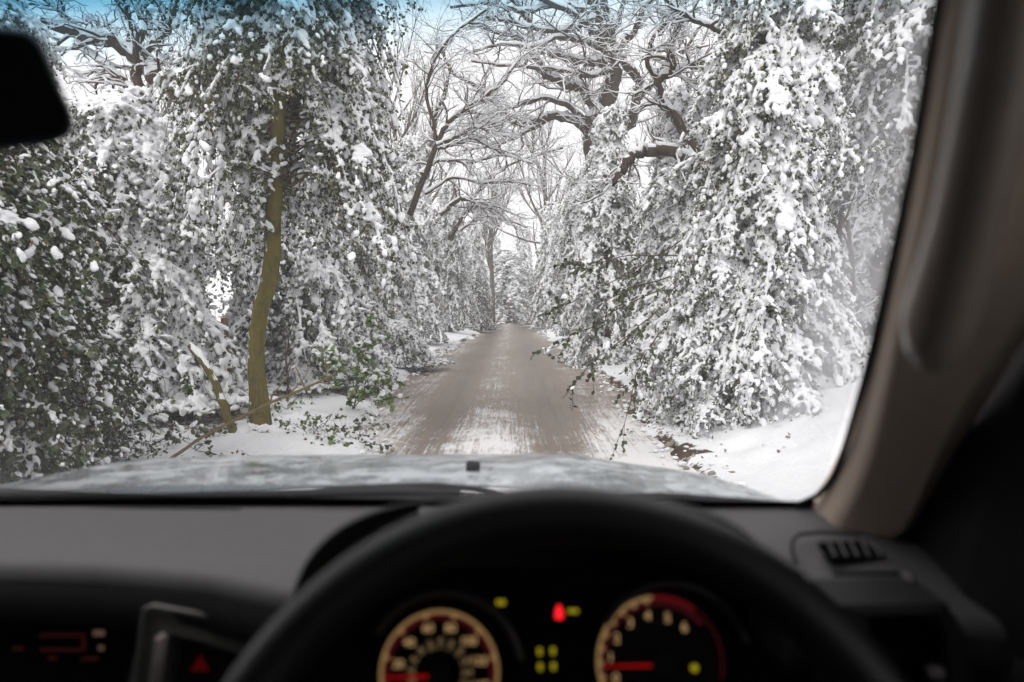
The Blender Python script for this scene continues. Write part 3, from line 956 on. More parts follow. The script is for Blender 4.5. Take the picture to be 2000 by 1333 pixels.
D4 = 11.0
FOAK = [
    ([(290, 420, D4 + .3), (287, 250, D4), (278, 190, D4), (268, 150, D4), (266, 95, D4 - .2), (285, 40, D4 - .4), (290, -30, D4 - .6)], (12, 5)),
    ([(360, 190, D4 - .3), (315, 158, D4 - .2), (270, 122, D4), (240, 88, D4), (200, 72, D4), (150, 68, D4), (80, 40, D4 - .2)], (15, 8)),
    ([(278, 190, D4), (240, 160, D4), (205, 125, D4), (150, 90, D4 + .3)], (9, 4)),
    ([(268, 130, D4), (300, 85, D4 - .3), (330, 60, D4 - .4), (345, 10, D4 - .5), (350, -40, D4 - .5)], (7, 4)),
    ([(250, 95, D4), (255, 50, D4), (240, 0, D4), (250, -50, D4)], (6, 4)),
    ([(278, 235, D4), (255, 255, D4), (230, 250, D4 + .1)], (5, 3)),
    ([(150, 68, D4), (120, 20, D4), (60, -20, D4)], (7, 4)),
]
bare_tree(FOAK, 34, kids=(12, 5, 3), twig_len=0.85, root=(P(290, 420, D4 + .3)[0], D4 + .3, 0.4), name="oak_tree", snow=0.010,
          label="bare tree with a thick sagging limb in the sky gap by the mirror", woodmat=BARK)

# faint twiggy trees far down the lane
rngb = np.random.default_rng(77)
def wispy(seed, H):
    rng = np.random.default_rng(seed)
    ww, ss = grow(rng, np.array([[0, 0, -0.2]]), np.array([[0.02, 0, 1.0]]), np.array([H]), np.array([0.13]), 4, (26, 8, 5), 8, 0.06, 0.36, 0.12, tmin=0.25,
                  snow=0.011, sides=(8, 5, 4, 3), spread=0.6)
    return dict(trunk=raw_mesh("trunk", *cat(ww[:1]), mats=[BARK_GREY]), crown=raw_mesh("crown", *cat(ww[1:]), mats=[BARK_GREY]), snow=raw_mesh("snow", *cat(ss), mats=[SNOW]))
WA, WB = wispy(51, 9.5), wispy(52, 8.0)
G_B = "bare trees beyond the hollies"
for pr, x, y, rz, sc, lab in (
        (WA, 1.9, 40, 0.0, 1.25, "bare twiggy tree behind the slim pointed holly"),
        (WB, -1.3, 46, 1.0, 1.35, "bare twiggy tree standing at the end of the lane"),
        (WA, 4.2, 34, 2.0, 1.15, "bare twiggy tree behind the oak's main fork"),
        (WB, -5.0, 36, 3.0, 1.35, "bare twiggy tree behind the halfway left holly"),
        (WA, 6.6, 27, 4.0, 1.1, "bare twiggy tree right of the oak against the sky"),
        (WB, -7.4, 19, 5.0, 0.95, "thin bare tree showing in the left sky gap"),
        (WA, -4.5, 27, 1.6, 1.1, "bare twiggy tree behind the fanning bare tree"),
        (WB, -10.5, 20, 0.9, 1.0, "thin bare tree left of the sky gap"),
        (WA, 9.5, 24, 2.6, 1.0, "thin bare tree behind the far right hollies")):
    e = empty("bare_tree", (x, y, float(ground_z(x, y))), lab, "tree", G_B, rz, sc)
    for k in ("trunk", "crown", "snow"):
        link(k, pr[k], e)


# ------------------------------------------------------------------ near stems, fallen branch, sprigs
def stem(name, path, r, m, label, cat_, snow=0.0, seed=1, sides=9, twigs=0, group=None):
    rng = np.random.default_rng(seed)
    pts = np.array([P(*q) for q in path])
    n = len(pts) * 3
    s = np.linspace(0, len(pts) - 1, n); i = np.minimum(s.astype(int), len(pts) - 2); f = (s - i)[:, None]
    pp = pts[i] * (1 - f) + pts[i + 1] * f
    pp[1:-1] = (pp[:-2] + 2 * pp[1:-1] + pp[2:]) / 4
    rr = np.linspace(r[0], r[1], n)
    pp[1:-1] += rng.normal(0, 0.12, (n - 2, 3)) * rr[1:-1, None]
    o = pts[0].copy()
    pp -= o
    e = empty(name, tuple(o), label, cat_, group)
    parts = [tubes(pp[None], rr[None], sides)]
    sn = [snow_on(rng, pp[None], rr[None], snow, 6)] if snow else []
    if twigs:
        t = rng.uniform(0.2, 1, twigs) * (n - 1); i0 = np.minimum(t.astype(int), n - 2)
        d = unit(unit(pp[i0 + 1] - pp[i0]) + rng.normal(0, 0.6, (twigs, 3)))
        w_, s_ = grow(rng, pp[i0], d, rng.uniform(.25, .6, twigs), np.full(twigs, r[1] * 0.7), 2, (3,), 6, 0.2, 0.5, snow=0.004, sides=(5, 4))
        parts += w_
        if snow:
            sn += s_
    nw = sum(len(q[1]) for q in parts); ns = sum(len(q[1]) for q in sn)
    link("stem", raw_mesh("stem", *cat(parts + sn), mats=[m, SNOW], mi=np.r_[np.zeros(nw), np.ones(ns)]), e)
    return e


def on_ground(px, py):
    """ground point seen at a pixel"""
    lo, hi = 3.0, 60.0
    for _ in range(50):
        m = (lo + hi) / 2
        p = P(px, py, m)
        if p[2] > float(ground_z(p[0], p[1])):
            lo = m
        else:
            hi = m
    return lo


y0 = on_ground(455, 845)
stem("leaning_stem", [(457, 850, y0), (440, 800, y0), (425, 760, y0 + .1), (400, 710, y0 + .2), (372, 675, y0 + .3)], (0.05, 0.035), BARK_MOSS, "snapped yellow mossy stem leaning left of the mossy trunk", "stem", 0.012, 3)
y0 = on_ground(462, 810)
stem("upright_stem", [(463, 815, y0), (455, 770, y0), (447, 720, y0), (440, 660, y0), (438, 622, y0)], (0.055, 0.042), BARK_TAN, "reddish broken stump standing between leaning stem and mossy trunk", "stem", 0.01, 4)
y0 = on_ground(375, 810)
stem("dark_stem", [(377, 812, y0), (370, 780, y0), (362, 745, y0), (356, 700, y0)], (0.045, 0.03), BARK, "thick dark stem behind the leaning mossy one", "stem", 0.0, 5)
for k, (px, py, hh, lab) in enumerate(((398, 795, 120, "thin dark stem just right of the thick dark one"), (415, 790, 140, "thin dark stem nearest the broken stump"),
                                       (560, 780, 110, "thin dark stem right of the mossy trunk"), (340, 800, 90, "thin dark stem left of the thick dark one"),
                                       (600, 760, 120, "thin dark stem by the dark hollow under the bushes"))):
    y0 = on_ground(px, py)
    stem("thin_stem", [(px, py + 3, y0), (px + 4, py - hh * .4, y0), (px - 3, py - hh * .7, y0), (px + 5, py - hh, y0)], (0.016, 0.010), BARK, lab, "stem", 0.0, 40 + k, 6, 3, "thin stems under the left bushes")
y0 = on_ground(322, 905); y1 = on_ground(560, 800)
stem("fallen_branch", [(318, 908, y0), (350, 885, y0 + .12), (400, 850, y0 + .4), (450, 826, y0 + .7), (510, 795, y0 + 1.0), (570, 770, y0 + 1.3), (620, 748, y0 + 1.6), (655, 730, y0 + 1.9)], (0.016, 0.012), BARK_TAN,
     "long tan fallen branch leaning up across the left verge", "branch", 0.0, 6, 8, 8)
y0 = on_ground(255, 890)
stem("fallen_twig", [(252, 890, y0), (300, 868, y0 + .2), (350, 842, y0 + .4), (420, 815, y0 + .6)], (0.008, 0.004), BARK, "thin dark twig lying left of the tan fallen branch", "twig", 0.0, 7, 6, 4)
for k, (path, r, lab) in enumerate((
        ([(1610, 690, 11.5), (1590, 620, 11.4), (1570, 560, 11.3), (1545, 490, 11.2), (1530, 430, 11)], (0.06, 0.035), "brown slanting stem under the wide right holly"),
        ([(1615, 692, 11.8), (1622, 610, 11.7), (1632, 520, 11.6), (1645, 420, 11.5)], (0.06, 0.04), "brown upright stem right of the slanting one"),
        ([(1655, 690, 10.5), (1668, 560, 10.5), (1655, 430, 10.4)], (0.045, 0.03), "thin brown stem nearest the windscreen pillar"))):
    yy = on_ground(*path[0][:2])
    stem("slender_trunk", [(a, b, min(yy, 14) + (c - path[0][2])) for a, b, c in path], tuple(q * min(yy, 14) / 11.5 for q in r), BARK, lab, "stem", 0.008, 60 + k, 8, 4)


def sprig(name, paths, seed, label, cat_, leafmat, ls, per, woodmat=BARK, r=0.006, snow=0.0, twigs=6, tl=(0.12, 0.32), group=None, fall=0.25):
    """leafy shoots along hand placed stems"""
    rng = np.random.default_rng(seed)
    o = P(*paths[0][0])
    wood, lp, ld, sp = [], [], [], []
    for path in paths:
        pts = np.array([P(*q) for q in path]) - o
        n = 14
        s = np.linspace(0, len(pts) - 1, n); i = np.minimum(s.astype(int), len(pts) - 2); f = (s - i)[:, None]
        pp = pts[i] * (1 - f) + pts[i + 1] * f
        pp[1:-1] = (pp[:-2] + 2 * pp[1:-1] + pp[2:]) / 4 + rng.normal(0, 0.012, (n - 2, 3))
        wood.append(tubes(pp[None], np.linspace(r, r * .35, n)[None], 5))
        t = rng.uniform(0.1, 1, twigs) * (n - 1); i0 = np.minimum(t.astype(int), n - 2)
        d = unit(unit(pp[i0 + 1] - pp[i0]) * .8 + rng.normal(0, 0.6, (twigs, 3)) + np.array([0, 0, -fall]))
        ln = rng.uniform(*tl, twigs)
        q5 = np.linspace(0, 1, 6)
        tw = pp[i0][:, None] + d[:, None] * (ln[:, None] * q5)[..., None]
        tw[..., 2] -= (ln * fall)[:, None] * q5 ** 2
        wood.append(tubes(tw, np.full((twigs, 6), r * .35), 3))
        rows = np.repeat(np.arange(twigs), per)
        qq = rng.uniform(0.1, 1, len(rows)) * 4.999; a = qq.astype(int); b = (qq - a)[:, None]
        pos = tw[rows, a] * (1 - b) + tw[rows, a + 1] * b
        dd = unit(tw[rows, a + 1] - tw[rows, a])
        lp.append(pos); ld.append(unit(dd * .6 + rng.normal(0, .65, dd.shape) + np.array([0, 0, -.1])))
        if snow:
            k = rng.uniform(0, 1, len(pos)) < snow
            sp.append(pos[k])
    lp = np.concatenate(lp); ld = np.concatenate(ld)
    e = empty(name, tuple(o), label, cat_, group)
    link("stem", raw_mesh("stem", *cat(wood), mats=[woodmat]), e)
    lv = leaves(rng, lp, ld, ls * rng.uniform(.65, 1.2, len(lp)), fine=True)
    pts_ = [lv]
    if snow:
        sp = np.concatenate(sp)
        sz = ls * 0.42 * rng.lognormal(0, .3, len(sp))
        pts_.append(lumps(rng, sp + np.array([0, 0, 1.0]) * (sz * .6)[:, None], rng.normal(0, 1, sp.shape), sz, ICO1))
    link("foliage", raw_mesh("foliage", *cat(pts_), smooth=False, mats=[leafmat, SNOW], mi=np.r_[np.zeros(len(lv[1])), np.ones(sum(len(q[1]) for q in pts_[1:]))]), e)
    return e


E = 6.6
sprig("overhanging_branch", [
    [(1330, 470, E + .6), (1250, 520, E + .3), (1180, 560, E), (1120, 590, E - .1), (1080, 600, E - .2)],
    [(1300, 560, E + .5), (1230, 590, E + .2), (1160, 630, E), (1100, 670, E - .1), (1040, 690, E - .2)],
    [(1290, 600, E + .5), (1220, 660, E + .1), (1160, 700, E), (1125, 745, E), (1105, 770, E - .1)],
    [(1300, 640, E + .4), (1255, 700, E + .1), (1235, 760, E), (1225, 820, E), (1210, 850, E)],
    [(1320, 500, E + .5), (1220, 500, E + .2), (1150, 515, E), (1090, 520, E)],
    [(1310, 540, E + .5), (1230, 560, E + .2), (1170, 600, E), (1130, 640, E)],
], 81, "dark leafy holly branch hanging over the right edge of the lane", "branch", LEAF_DARK, 0.047, 9, BARK, 0.007, 0.05, 13, (0.1, 0.34))
y0 = on_ground(690, 800)
sprig("young_holly", [
    [(690, 800, y0), (695, 720, y0), (712, 660, y0), (725, 610, y0)],
    [(690, 800, y0), (680, 730, y0 - .1), (700, 690, y0 - .2), (745, 660, y0 - .2)],
    [(690, 800, y0), (715, 750, y0 - .2), (742, 755, y0 - .4), (765, 780, y0 - .5)],
    [(690, 800, y0), (670, 745, y0 - .2), (665, 720, y0 - .3), (640, 700, y0 - .4)],
    [(690, 800, y0), (735, 730, y0 - .2), (760, 735, y0 - .3)],
], 82, "fresh green young holly growing at the left road edge", "plant", LEAF_GREEN, 0.075, 11, BARK, 0.008, 0.10, 14, (0.1, 0.3), fall=0.1)
for k, (px, py, lab) in enumerate(((560, 800, "low leafy shoots in the snow right of the mossy trunk"), (700, 860, "low leafy shoots at the road edge nearest the bonnet"),
                                   (610, 850, "low leafy shoots midway between mossy trunk and bonnet"), (385, 880, "low leafy shoots by the end of the fallen branch"))):
    y0 = on_ground(px, py)
    sprig("leafy_shoots", [[(px, py + 2, y0), (px - 30, py - 20, y0 - .1), (px - 60, py - 25, y0 - .2)], [(px, py + 2, y0), (px + 25, py - 28, y0), (px + 60, py - 30, y0)],
                           [(px, py + 2, y0), (px + 5, py - 30, y0 + .2), (px + 10, py - 40, y0 + .3)], [(px, py + 2, y0), (px + 40, py + 8, y0 - .2), (px + 70, py + 18, y0 - .3)]],
          90 + k, lab, "plant", LEAF_GREEN if k % 2 == 0 else LEAF_DARK, 0.05, 4, BARK, 0.004, 0.05, 6, (0.06, 0.2), group="leafy shoots on the left verge", fall=0.0)

# scattered dead leaves and grass blades poking through the verge snow
rng = np.random.default_rng(99)
n = 2600
lx = np.concatenate([rng.uniform(-4.2, -1.3, n), rng.uniform(1.5, 3.0, n // 16)])
ly = np.concatenate([rng.uniform(6.0, 14, n), rng.uniform(6.5, 14, n // 16)])
keep = vnoise(lx, ly, 55, 1.6) > rng.uniform(-0.5, 0.9, len(lx))
lx, ly = lx[keep], ly[keep]
lpos = np.stack([lx, ly, ground_z(lx, ly) + 0.012], -1)
ldir = unit(np.stack([rng.normal(0, 1, len(lx)), rng.normal(0, 1, len(lx)), rng.uniform(0.0, 0.8, len(lx))], -1))
lm = raw_mesh("fallen_leaves", *leaves(rng, lpos, ldir, rng.uniform(.02, .055, len(lx))), smooth=False, mats=[make_leaf("dead_leaf", (0.03, 0.02, 0.01), (0.09, 0.055, 0.03), 0.1)])
tag(link("fallen_leaves", lm), "dead leaves and sprouts poking through the verge snow", None, None, "stuff")


# clods of pushed snow and slush along the road's edges
rng = np.random.default_rng(123)
n = 1500
cy = rng.uniform(5.5, 26, n); sgn = rng.choice([-1, 1], n)
cx = np.where(sgn < 0, np.interp(cy, EDGE_Y, EDGE_L), np.interp(cy, EDGE_Y, EDGE_R)) - sgn * rng.normal(0.02, 0.16, n)
keep = vnoise(cx, cy, 66, 1.1) > rng.uniform(-0.9, 0.6, n)
cx, cy = cx[keep], cy[keep]
csz = 0.017 * rng.lognormal(0, 0.55, len(cx))
cl = lumps(rng, np.stack([cx, cy, np.maximum(ground_z(cx, cy), 0.01) + csz * 0.25], -1), rng.normal(0, 1, (len(cx), 3)) * np.array([1, 1, .2]), csz, ICO1, 1.3, 0.7, 0.14)
mi_ = np.repeat((rng.uniform(0, 1, len(cx)) < 0.15).astype(int), len(ICO1[1]))
tag(link("snow_clods", raw_mesh("snow_clods", *cl, mats=[SNOW, make_snow("dirty_slush", (0.30, 0.25, 0.21))], mi=mi_)), "clods of snow and dirty slush along the road edges", None, None, "stuff")


# ------------------------------------------------------------------ cold damp air
hb_ = bpy.data.meshes.new("haze")
X0, X1, Y0, Y1, Z0, Z1 = -75, 75, -25, 150, -2.0, 16.0
hb_.from_pydata([(x, y, z) for z in (Z0, Z1) for x, y in ((X0, Y0), (X1, Y0), (X1, Y1), (X0, Y1))], [], [(3, 2, 1, 0), (4, 5, 6, 7), (0, 1, 5, 4), (1, 2, 6, 5), (2, 3, 7, 6), (3, 0, 4, 7)])
hm = bpy.data.materials.new("haze"); hm.use_nodes = True
hn = hm.node_tree; hn.nodes.clear()
ho = hn.nodes.new("ShaderNodeOutputMaterial"); hv = hn.nodes.new("ShaderNodeVolumePrincipled")
hv.inputs['Color'].default_value = (0.97, 0.97, 0.98, 1); hv.inputs['Density'].default_value = 0.0038
hn.links.new(hv.outputs[0], ho.inputs['Volume'])
hb_.materials.append(hm)
tag(link("haze", hb_), "thin pale winter haze", None, None, "stuff")
scene.cycles.volume_bounces = 2

# ------------------------------------------------------------------ the car, seen from the driver's seat (right hand drive)
CX = -0.37
CAR0 = np.array([CX, 0.0, 0.0])
car = empty("car", tuple(CAR0), "silver grey off-roader seen from its driver's seat, dark dashboard and beige pillar", "car")

DASH = plain("dash_plastic", (0.132, 0.127, 0.130), 0.62, 0.35, var=0.06, nscale=60, bmp=0.25, bdist=0.0006)
BLACKP = plain("black_plastic", (0.012, 0.011, 0.012), 0.6, 0.25, var=0.1, nscale=60, bmp=0.2, bdist=0.0005)
VOID = plain("dark_recess", (0.004, 0.004, 0.004), 0.9, 0.05)
LEATHER = plain("wheel_leather", (0.010, 0.009, 0.0095), 0.45, 0.5, var=0.1, nscale=50, bmp=0.3, bdist=0.0008)
PAD = plain("dash_pad", (0.022, 0.022, 0.025), 0.6, 0.3, var=0.08, nscale=50, bmp=0.2, bdist=0.0006)
BEIGE = plain("beige_trim", (0.82, 0.66, 0.53), 0.65, 0.3, var=0.05, nscale=80, bmp=0.2, bdist=0.0006)
HANDLE = plain("shaded_handle_beige", (0.42, 0.34, 0.29), 0.25, 0.6, var=0.06, nscale=60)  # the pillar's beige made darker, shade of the near face put into the colour
SILVER = plain("silver_trim", (0.22, 0.21, 0.20), 0.38, 0.5, metal=0.6, var=0.06, nscale=80)
RUBBER = plain("seal_rubber", (0.008, 0.008, 0.012), 0.55, 0.3)
WARM = emit("dial_glow", (0.55, 0.34, 0.15), 0.72)
RING = emit("ring_glow", (0.38, 0.225, 0.09), 0.45)
WARM2 = emit("dial_glow_dim", (0.40, 0.27, 0.13), 0.45)
RED = emit("needle_glow", (0.50, 0.006, 0.006), 0.42)
REDDIM = emit("red_zone_glow", (0.22, 0.003, 0.005), 0.32)
REDFAINT = emit("display_glow", (0.25, 0.03, 0.03), 0.07)
REDLAMP = emit("red_lamp", (1.0, 0.015, 0.02), 1.1)
YELLOW = emit("yellow_lamp", (0.52, 0.42, 0.015), 0.45)
HAZ = emit("hazard_glow", (0.20, 0.004, 0.008), 0.16)


def build(mb, name, m, parent=car, smooth=True, label=None):
    return mb.build(name, m, parent, CAR0, smooth, label)


# ---- bonnet
def paint():
    m, nt, bs = mat("silver_paint")
    n = noise(nt, 16.0, 7, 0.75)
    n2 = noise(nt, 130.0, 3, 0.8)
    n3 = noise(nt, 4.0, 3, 0.6)
    k = math_n(nt, 'ADD', n.outputs[0], math_n(nt, 'MULTIPLY', math_n(nt, 'SUBTRACT', n2.outputs[0], 0.5), 0.7))
    k = math_n(nt, 'ADD', k, math_n(nt, 'MULTIPLY', math_n(nt, 'SUBTRACT', n3.outputs[0], 0.5), 0.8))
    fr = ramp(nt, k, [(0.43, 0.0), (0.60, 1.0)])
    col = mixc(nt, fr.outputs[0], (0.56, 0.62, 0.67), (0.70, 0.745, 0.78))         # pale blotches coloured in to look like reflected trees
    L(nt, col, bs.inputs['Base Color'])
    rr = ramp(nt, fr.outputs[0], [(0.0, 0.16), (1.0, 0.55)])
    L(nt, rr.outputs[0], bs.inputs['Roughness'])
    mt = ramp(nt, fr.outputs[0], [(0.0, 0.8), (1.0, 0.35)])
    L(nt, mt.outputs[0], bs.inputs['Metallic'])
    bs.inputs['Coat Weight'].default_value = 0.6
    bs.inputs['Coat Roughness'].default_value = 0.06
    hh = math_n(nt, 'ADD', n2.outputs[0], math_n(nt, 'MULTIPLY', n.outputs[0], 1.5))
    bump(nt, hh, bs, 0.22, 0.0012)
    return m


def bonnet_pt(s, t):
    """s across -1..1, t from the windscreen 0 to the nose 1"""
    x = CX + 0.97 * s * (1 - 0.03 * t)
    yr = 1.13 - 0.15 * s * s
    yf = 2.06 - 0.22 * s ** 4
    y = yr + (yf - yr) * t
    z = 1.350 - 0.145 * t - 0.035 * t ** 3 + 0.020 * math.sin(math.pi * t)
    z -= 0.035 * s * s + 0.13 * max(0.0, abs(s) - 0.80) ** 1.6 * 4
    z += 0.012 * (math.exp(-((abs(s) - 0.52) / 0.10) ** 2)) * math.sin(math.pi * min(1, t * 1.05)) - 0.008 * math.exp(-((s) / 0.25) ** 2)
    z -= 0.06 * max(0.0, -s - 0.15) ** 1.5
    if t > 0.93:
        z -= 4.5 * (t - 0.93) ** 1.5
    return (x, y, z)


b = MB()
b.grid([[bonnet_pt(s, t) for t in np.concatenate([np.linspace(0, .93, 26), np.linspace(.94, 1.0, 8)])] for s in np.linspace(-1.08, 1.08, 61)])
PAINT = paint()
bonnet = build(b, "bonnet", PAINT)
b = MB()      # nose and wings below the bonnet line
b.grid([[(CX + 0.97 * math.cos(a) * k1, 0.55 + 1.52 * max(0, math.sin(a)) ** 0.6 * k1, z) for a in np.linspace(-0.25, math.pi + 0.25, 30)]
        for z, k1 in ((0.45, 0.99), (0.7, 1.0), (0.95, 0.985), (1.09, 0.955))])
build(b, "front_wing", PAINT)
for px, py, Y in ((924, 919, 1.55), (196, 940, 1.42)):
    best = None
    for Y in np.linspace(1.2, 2.0, 161):            # where the sight line meets the bonnet's top
        q = P(px, py, Y)
        d_ = min(((bonnet_pt(s_, t_)[0] - q[0]) ** 2 + (bonnet_pt(s_, t_)[1] - q[1]) ** 2, bonnet_pt(s_, t_)[2]) for s_ in np.linspace(-1, 1, 81) for t_ in np.linspace(0, .95, 24))
        e_ = abs(d_[1] - q[2])
        if best is None or e_ < best[0]:
            best = (e_, q[0], q[1], d_[1])
    n_ = MB()
    n_.box(np.array(best[1:]) + np.array([0, 0, 0.006]), (0.026, 0.03, 0.018), bev=0.006)
    build(n_, "washer_nozzle", BLACKP, bonnet)

# ---- windscreen
def glass_pt(u, v):
    """u -1..1 across, v 0..1 up the glass"""
    hw = np.interp(v, [0, .36, .522, .766, 1.0], [.74, .679, .644, .585, .535])
    x = CX + hw * u
    xb = 0.74 * u
    return np.array([x, 0.98 - 0.30 * xb * xb - 0.62 * v - 0.03 * math.sin(math.pi * v) * 0, 1.356 + 0.088 * xb * xb + 0.52 * v + 0.018 * math.sin(math.pi * v)])


def glass_material():
    m = bpy.data.materials.new("windscreen_glass")
    m.use_nodes = True
    nt = m.node_tree
    nt.nodes.clear()
    out = N(nt, "ShaderNodeOutputMaterial")
    tc = N(nt, "ShaderNodeTexCoord")
    sx = N(nt, "ShaderNodeSeparateXYZ"); L(nt, tc.outputs['Object'], sx.inputs[0])
    band = N(nt, "ShaderNodeMapRange"); L(nt, sx.outputs[2], band.inputs[0])
    band.inputs[1].default_value = 1.800; band.inputs[2].default_value = 1.843
    tint = ramp(nt, band.outputs[0], [(0.0, (0.97, 0.98, 0.975)), (0.3, (0.72, 0.88, 0.95)), (0.65, (0.16, 0.45, 0.64)), (1.0, (0.025, 0.15, 0.26))])
    tr = N(nt, "ShaderNodeBsdfTransparent"); L(nt, tint.outputs[0], tr.inputs[0])
    gl = N(nt, "ShaderNodeBsdfGlossy"); gl.inputs['Roughness'].default_value = 0.02
    fr = N(nt, "ShaderNodeFresnel"); fr.inputs[0].default_value = 1.1
    mx = N(nt, "ShaderNodeMixShader"); L(nt, fr.outputs[0], mx.inputs[0]); L(nt, tr.outputs[0], mx.inputs[1]); L(nt, gl.outputs[0], mx.inputs[2])
    # wet film left outside the wiper's sweep beside the pillar
    n1 = noise(nt, 9.0, 5, 0.65, mapscale=(2.2, 1, 0.6)); n2 = noise(nt, 45.0, 4, 0.7, mapscale=(1.5, 1, 0.7))
    side = N(nt, "ShaderNodeMapRange"); side.interpolation_type = 'SMOOTHSTEP'
    edge = math_n(nt, 'ADD', sx.outputs[0], math_n(nt, 'MULTIPLY', math_n(nt, 'SUBTRACT', sx.outputs[2], 1.60), 0.22))
    L(nt, math_n(nt, 'ADD', edge, math_n(nt, 'MULTIPLY', math_n(nt, 'SUBTRACT', n1.outputs[0], .5), 0.06)), side.inputs[0])
    side.inputs[1].default_value = 0.222 - CX; side.inputs[2].default_value = 0.29 - CX
    up_ = N(nt, "ShaderNodeMapRange"); L(nt, sx.outputs[2], up_.inputs[0])
    up_.inputs[1].default_value = 1.44; up_.inputs[2].default_value = 1.56
    film = math_n(nt, 'MULTIPLY', side.outputs[0], math_n(nt, 'MULTIPLY_ADD', n2.outputs[0], 0.9, math_n(nt, 'MULTIPLY', n1.outputs[0], 0.3)), clamp=True)
    film = math_n(nt, 'MULTIPLY_ADD', film, math_n(nt, 'MULTIPLY_ADD', up_.outputs[0], 0.55, 0.15), math_n(nt, 'MULTIPLY', n1.outputs[0], 0.02))
    df = N(nt, "ShaderNodeBsdfTranslucent"); df.inputs[0].default_value = (0.75, 0.77, 0.80, 1)
    mx2 = N(nt, "ShaderNodeMixShader"); L(nt, film, mx2.inputs[0]); L(nt, mx.outputs[0], mx2.inputs[1]); L(nt, df.outputs[0], mx2.inputs[2])
    L(nt, mx2.outputs[0], out.inputs[0])
    return m


g = MB()
g.grid([[glass_pt(u, v) for v in np.linspace(0, 1, 14)] for u in np.linspace(-1, 1, 30)])
glass = build(g, "windscreen", glass_material())
seal_px = [(1853, -90, .315), (1833, 0, .345), (1790, 280, .42), (1741, 520, .50), (1695, 720, .60), (1652, 870, .70), (1628, 933, .755), (1600, 968, .79), (1555, 988, .82), (1500, 989, .84), (1420, 984, .87), (1360, 976, .895)]
sp_ = np.array([P(*q) for q in seal_px])
s_ = MB()
ss = np.linspace(0, len(sp_) - 1, 60); i_ = np.minimum(ss.astype(int), len(sp_) - 2); f_ = (ss - i_)[:, None]
spp = sp_[i_] * (1 - f_) + sp_[i_ + 1] * f_
for _ in range(4):
    spp[1:-1] = (spp[:-2] + 2 * spp[1:-1] + spp[2:]) / 4
s_.tube(spp, 0.0032, 8)
build(s_, "seal", RUBBER, glass)
ft = MB()     # black printed border along the foot of the glass
ft.grid([[glass_pt(u, v) + np.array([0, -.002, .0]) for v in (-.03, -.01, .004, .010 + .014 * math.exp(-((u + .05) / .33) ** 2))] for u in np.linspace(-1, 1, 40)])
build(ft, "border", VOID, glass)
cw = MB()     # black ledge between bonnet and glass
cw.grid([[(CX + 0.80 * u, y0_, z0_) for y0_, z0_ in ((0.90 - 0.18 * u * u, 1.335), (0.985 - 0.17 * u * u, 1.346 + .04 * u * u), (1.01 - 0.17 * u * u, 1.349 + .035 * u * u), (1.10 - 0.17 * u * u, 1.338), (1.18 - 0.17 * u * u, 1.30))] for u in np.linspace(-1, 1, 30)])
build(cw, "scuttle_panel", BLACKP)


def wiper(path, armpath):
    w_ = MB()
    w_.tube([P(*q) for q in path], [.004] + [.0065] * (len(path) - 2) + [.004], 6)
    o = build(w_, "wiper_blade", RUBBER)
    a_ = MB()
    a_.tube([P(*q) for q in armpath], np.linspace(.011, .007, len(armpath)), 8, 0.6)
    build(a_, "wiper_arm", BLACKP, o)


wiper([(250, 972, 1.0), (420, 968, 1.0), (600, 964, 1.0), (780, 960, 1.01), (900, 962, 1.01)], [(560, 972, 1.0), (640, 958, 1.02), (750, 952, 1.03), (850, 949, 1.03), (935, 956, 1.03), (985, 966, 1.03)])
wiper([(1360, 975, .93), (1440, 981, .91), (1530, 989, .885), (1560, 992, .87)], [(1180, 972, .97), (1290, 970, .96), (1380, 974, .94), (1470, 983, .91)])

# ---- dashboard
def dash_rear(x):
    return (np.interp(x, [-1.12, -.6, -.42, -.30, -.20, -.155, .195, .24, .33, .46], [.70, .70, .695, .675, .64, .74, .74, .60, .59, .55]),
            np.interp(x, [-1.12, -.5, -.30, -.20, .25, .33, .46], [1.384, 1.381, 1.378, 1.374, 1.372, 1.384, 1.386]))


d = MB()
rows = []
for x in np.linspace(-1.14, 0.415, 90):
    u = (x - CX) / 0.74
    yf = 0.985 - 0.30 * (0.74 * u) ** 2; zf = 1.352 + 0.088 * (0.74 * u) ** 2
    yr, zr = dash_rear(x)
    pts = [(x, yf + 0.03, zf - 0.03), (x, yf, zf)]
    for k in np.linspace(0.12, 1, 9):
        pts.append((x, yf + (yr - yf) * k, zf + (zr - zf) * k + 0.008 * math.sin(math.pi * k)))
    for a in np.linspace(0.3, math.pi / 2, 6):
        pts.append((x, yr - 0.016 * math.sin(a), zr - 0.016 * (1 - math.cos(a))))
    rows.append(pts)
d.grid(rows)
dash = build(d, "dashboard", DASH)
d = MB()
rows = []
for x in np.linspace(-1.14, 0.415, 90):
    yr, zr = dash_rear(x)
    y = yr - 0.016; z = zr - 0.017
    rows.append([(x, y, z), (x, y - .006, z - .012), (x, y - .006, z - .030), (x, y + .002, z - .042), (x, y + .03, z - .05), (x, y + .05, z - .10), (x, y + .05, z - .5)])
d.grid(rows)
build(d, "dash_pad", PAD)
fn = MB()      # demister slot along the base of the glass
fn.tube([P(x_, 1000 - 6 * math.exp(-((x_ - 300) / 250) ** 2), .93) for x_ in np.linspace(150, 470, 9)], .0035, 6, .5)
build(fn, "demister_slot", BLACKP, dash)
fn = MB()
fn.tube([P(x_, 999, .93) for x_ in np.linspace(530, 760, 9)], .003, 6, .5)
build(fn, "demister_slot", BLACKP, dash)

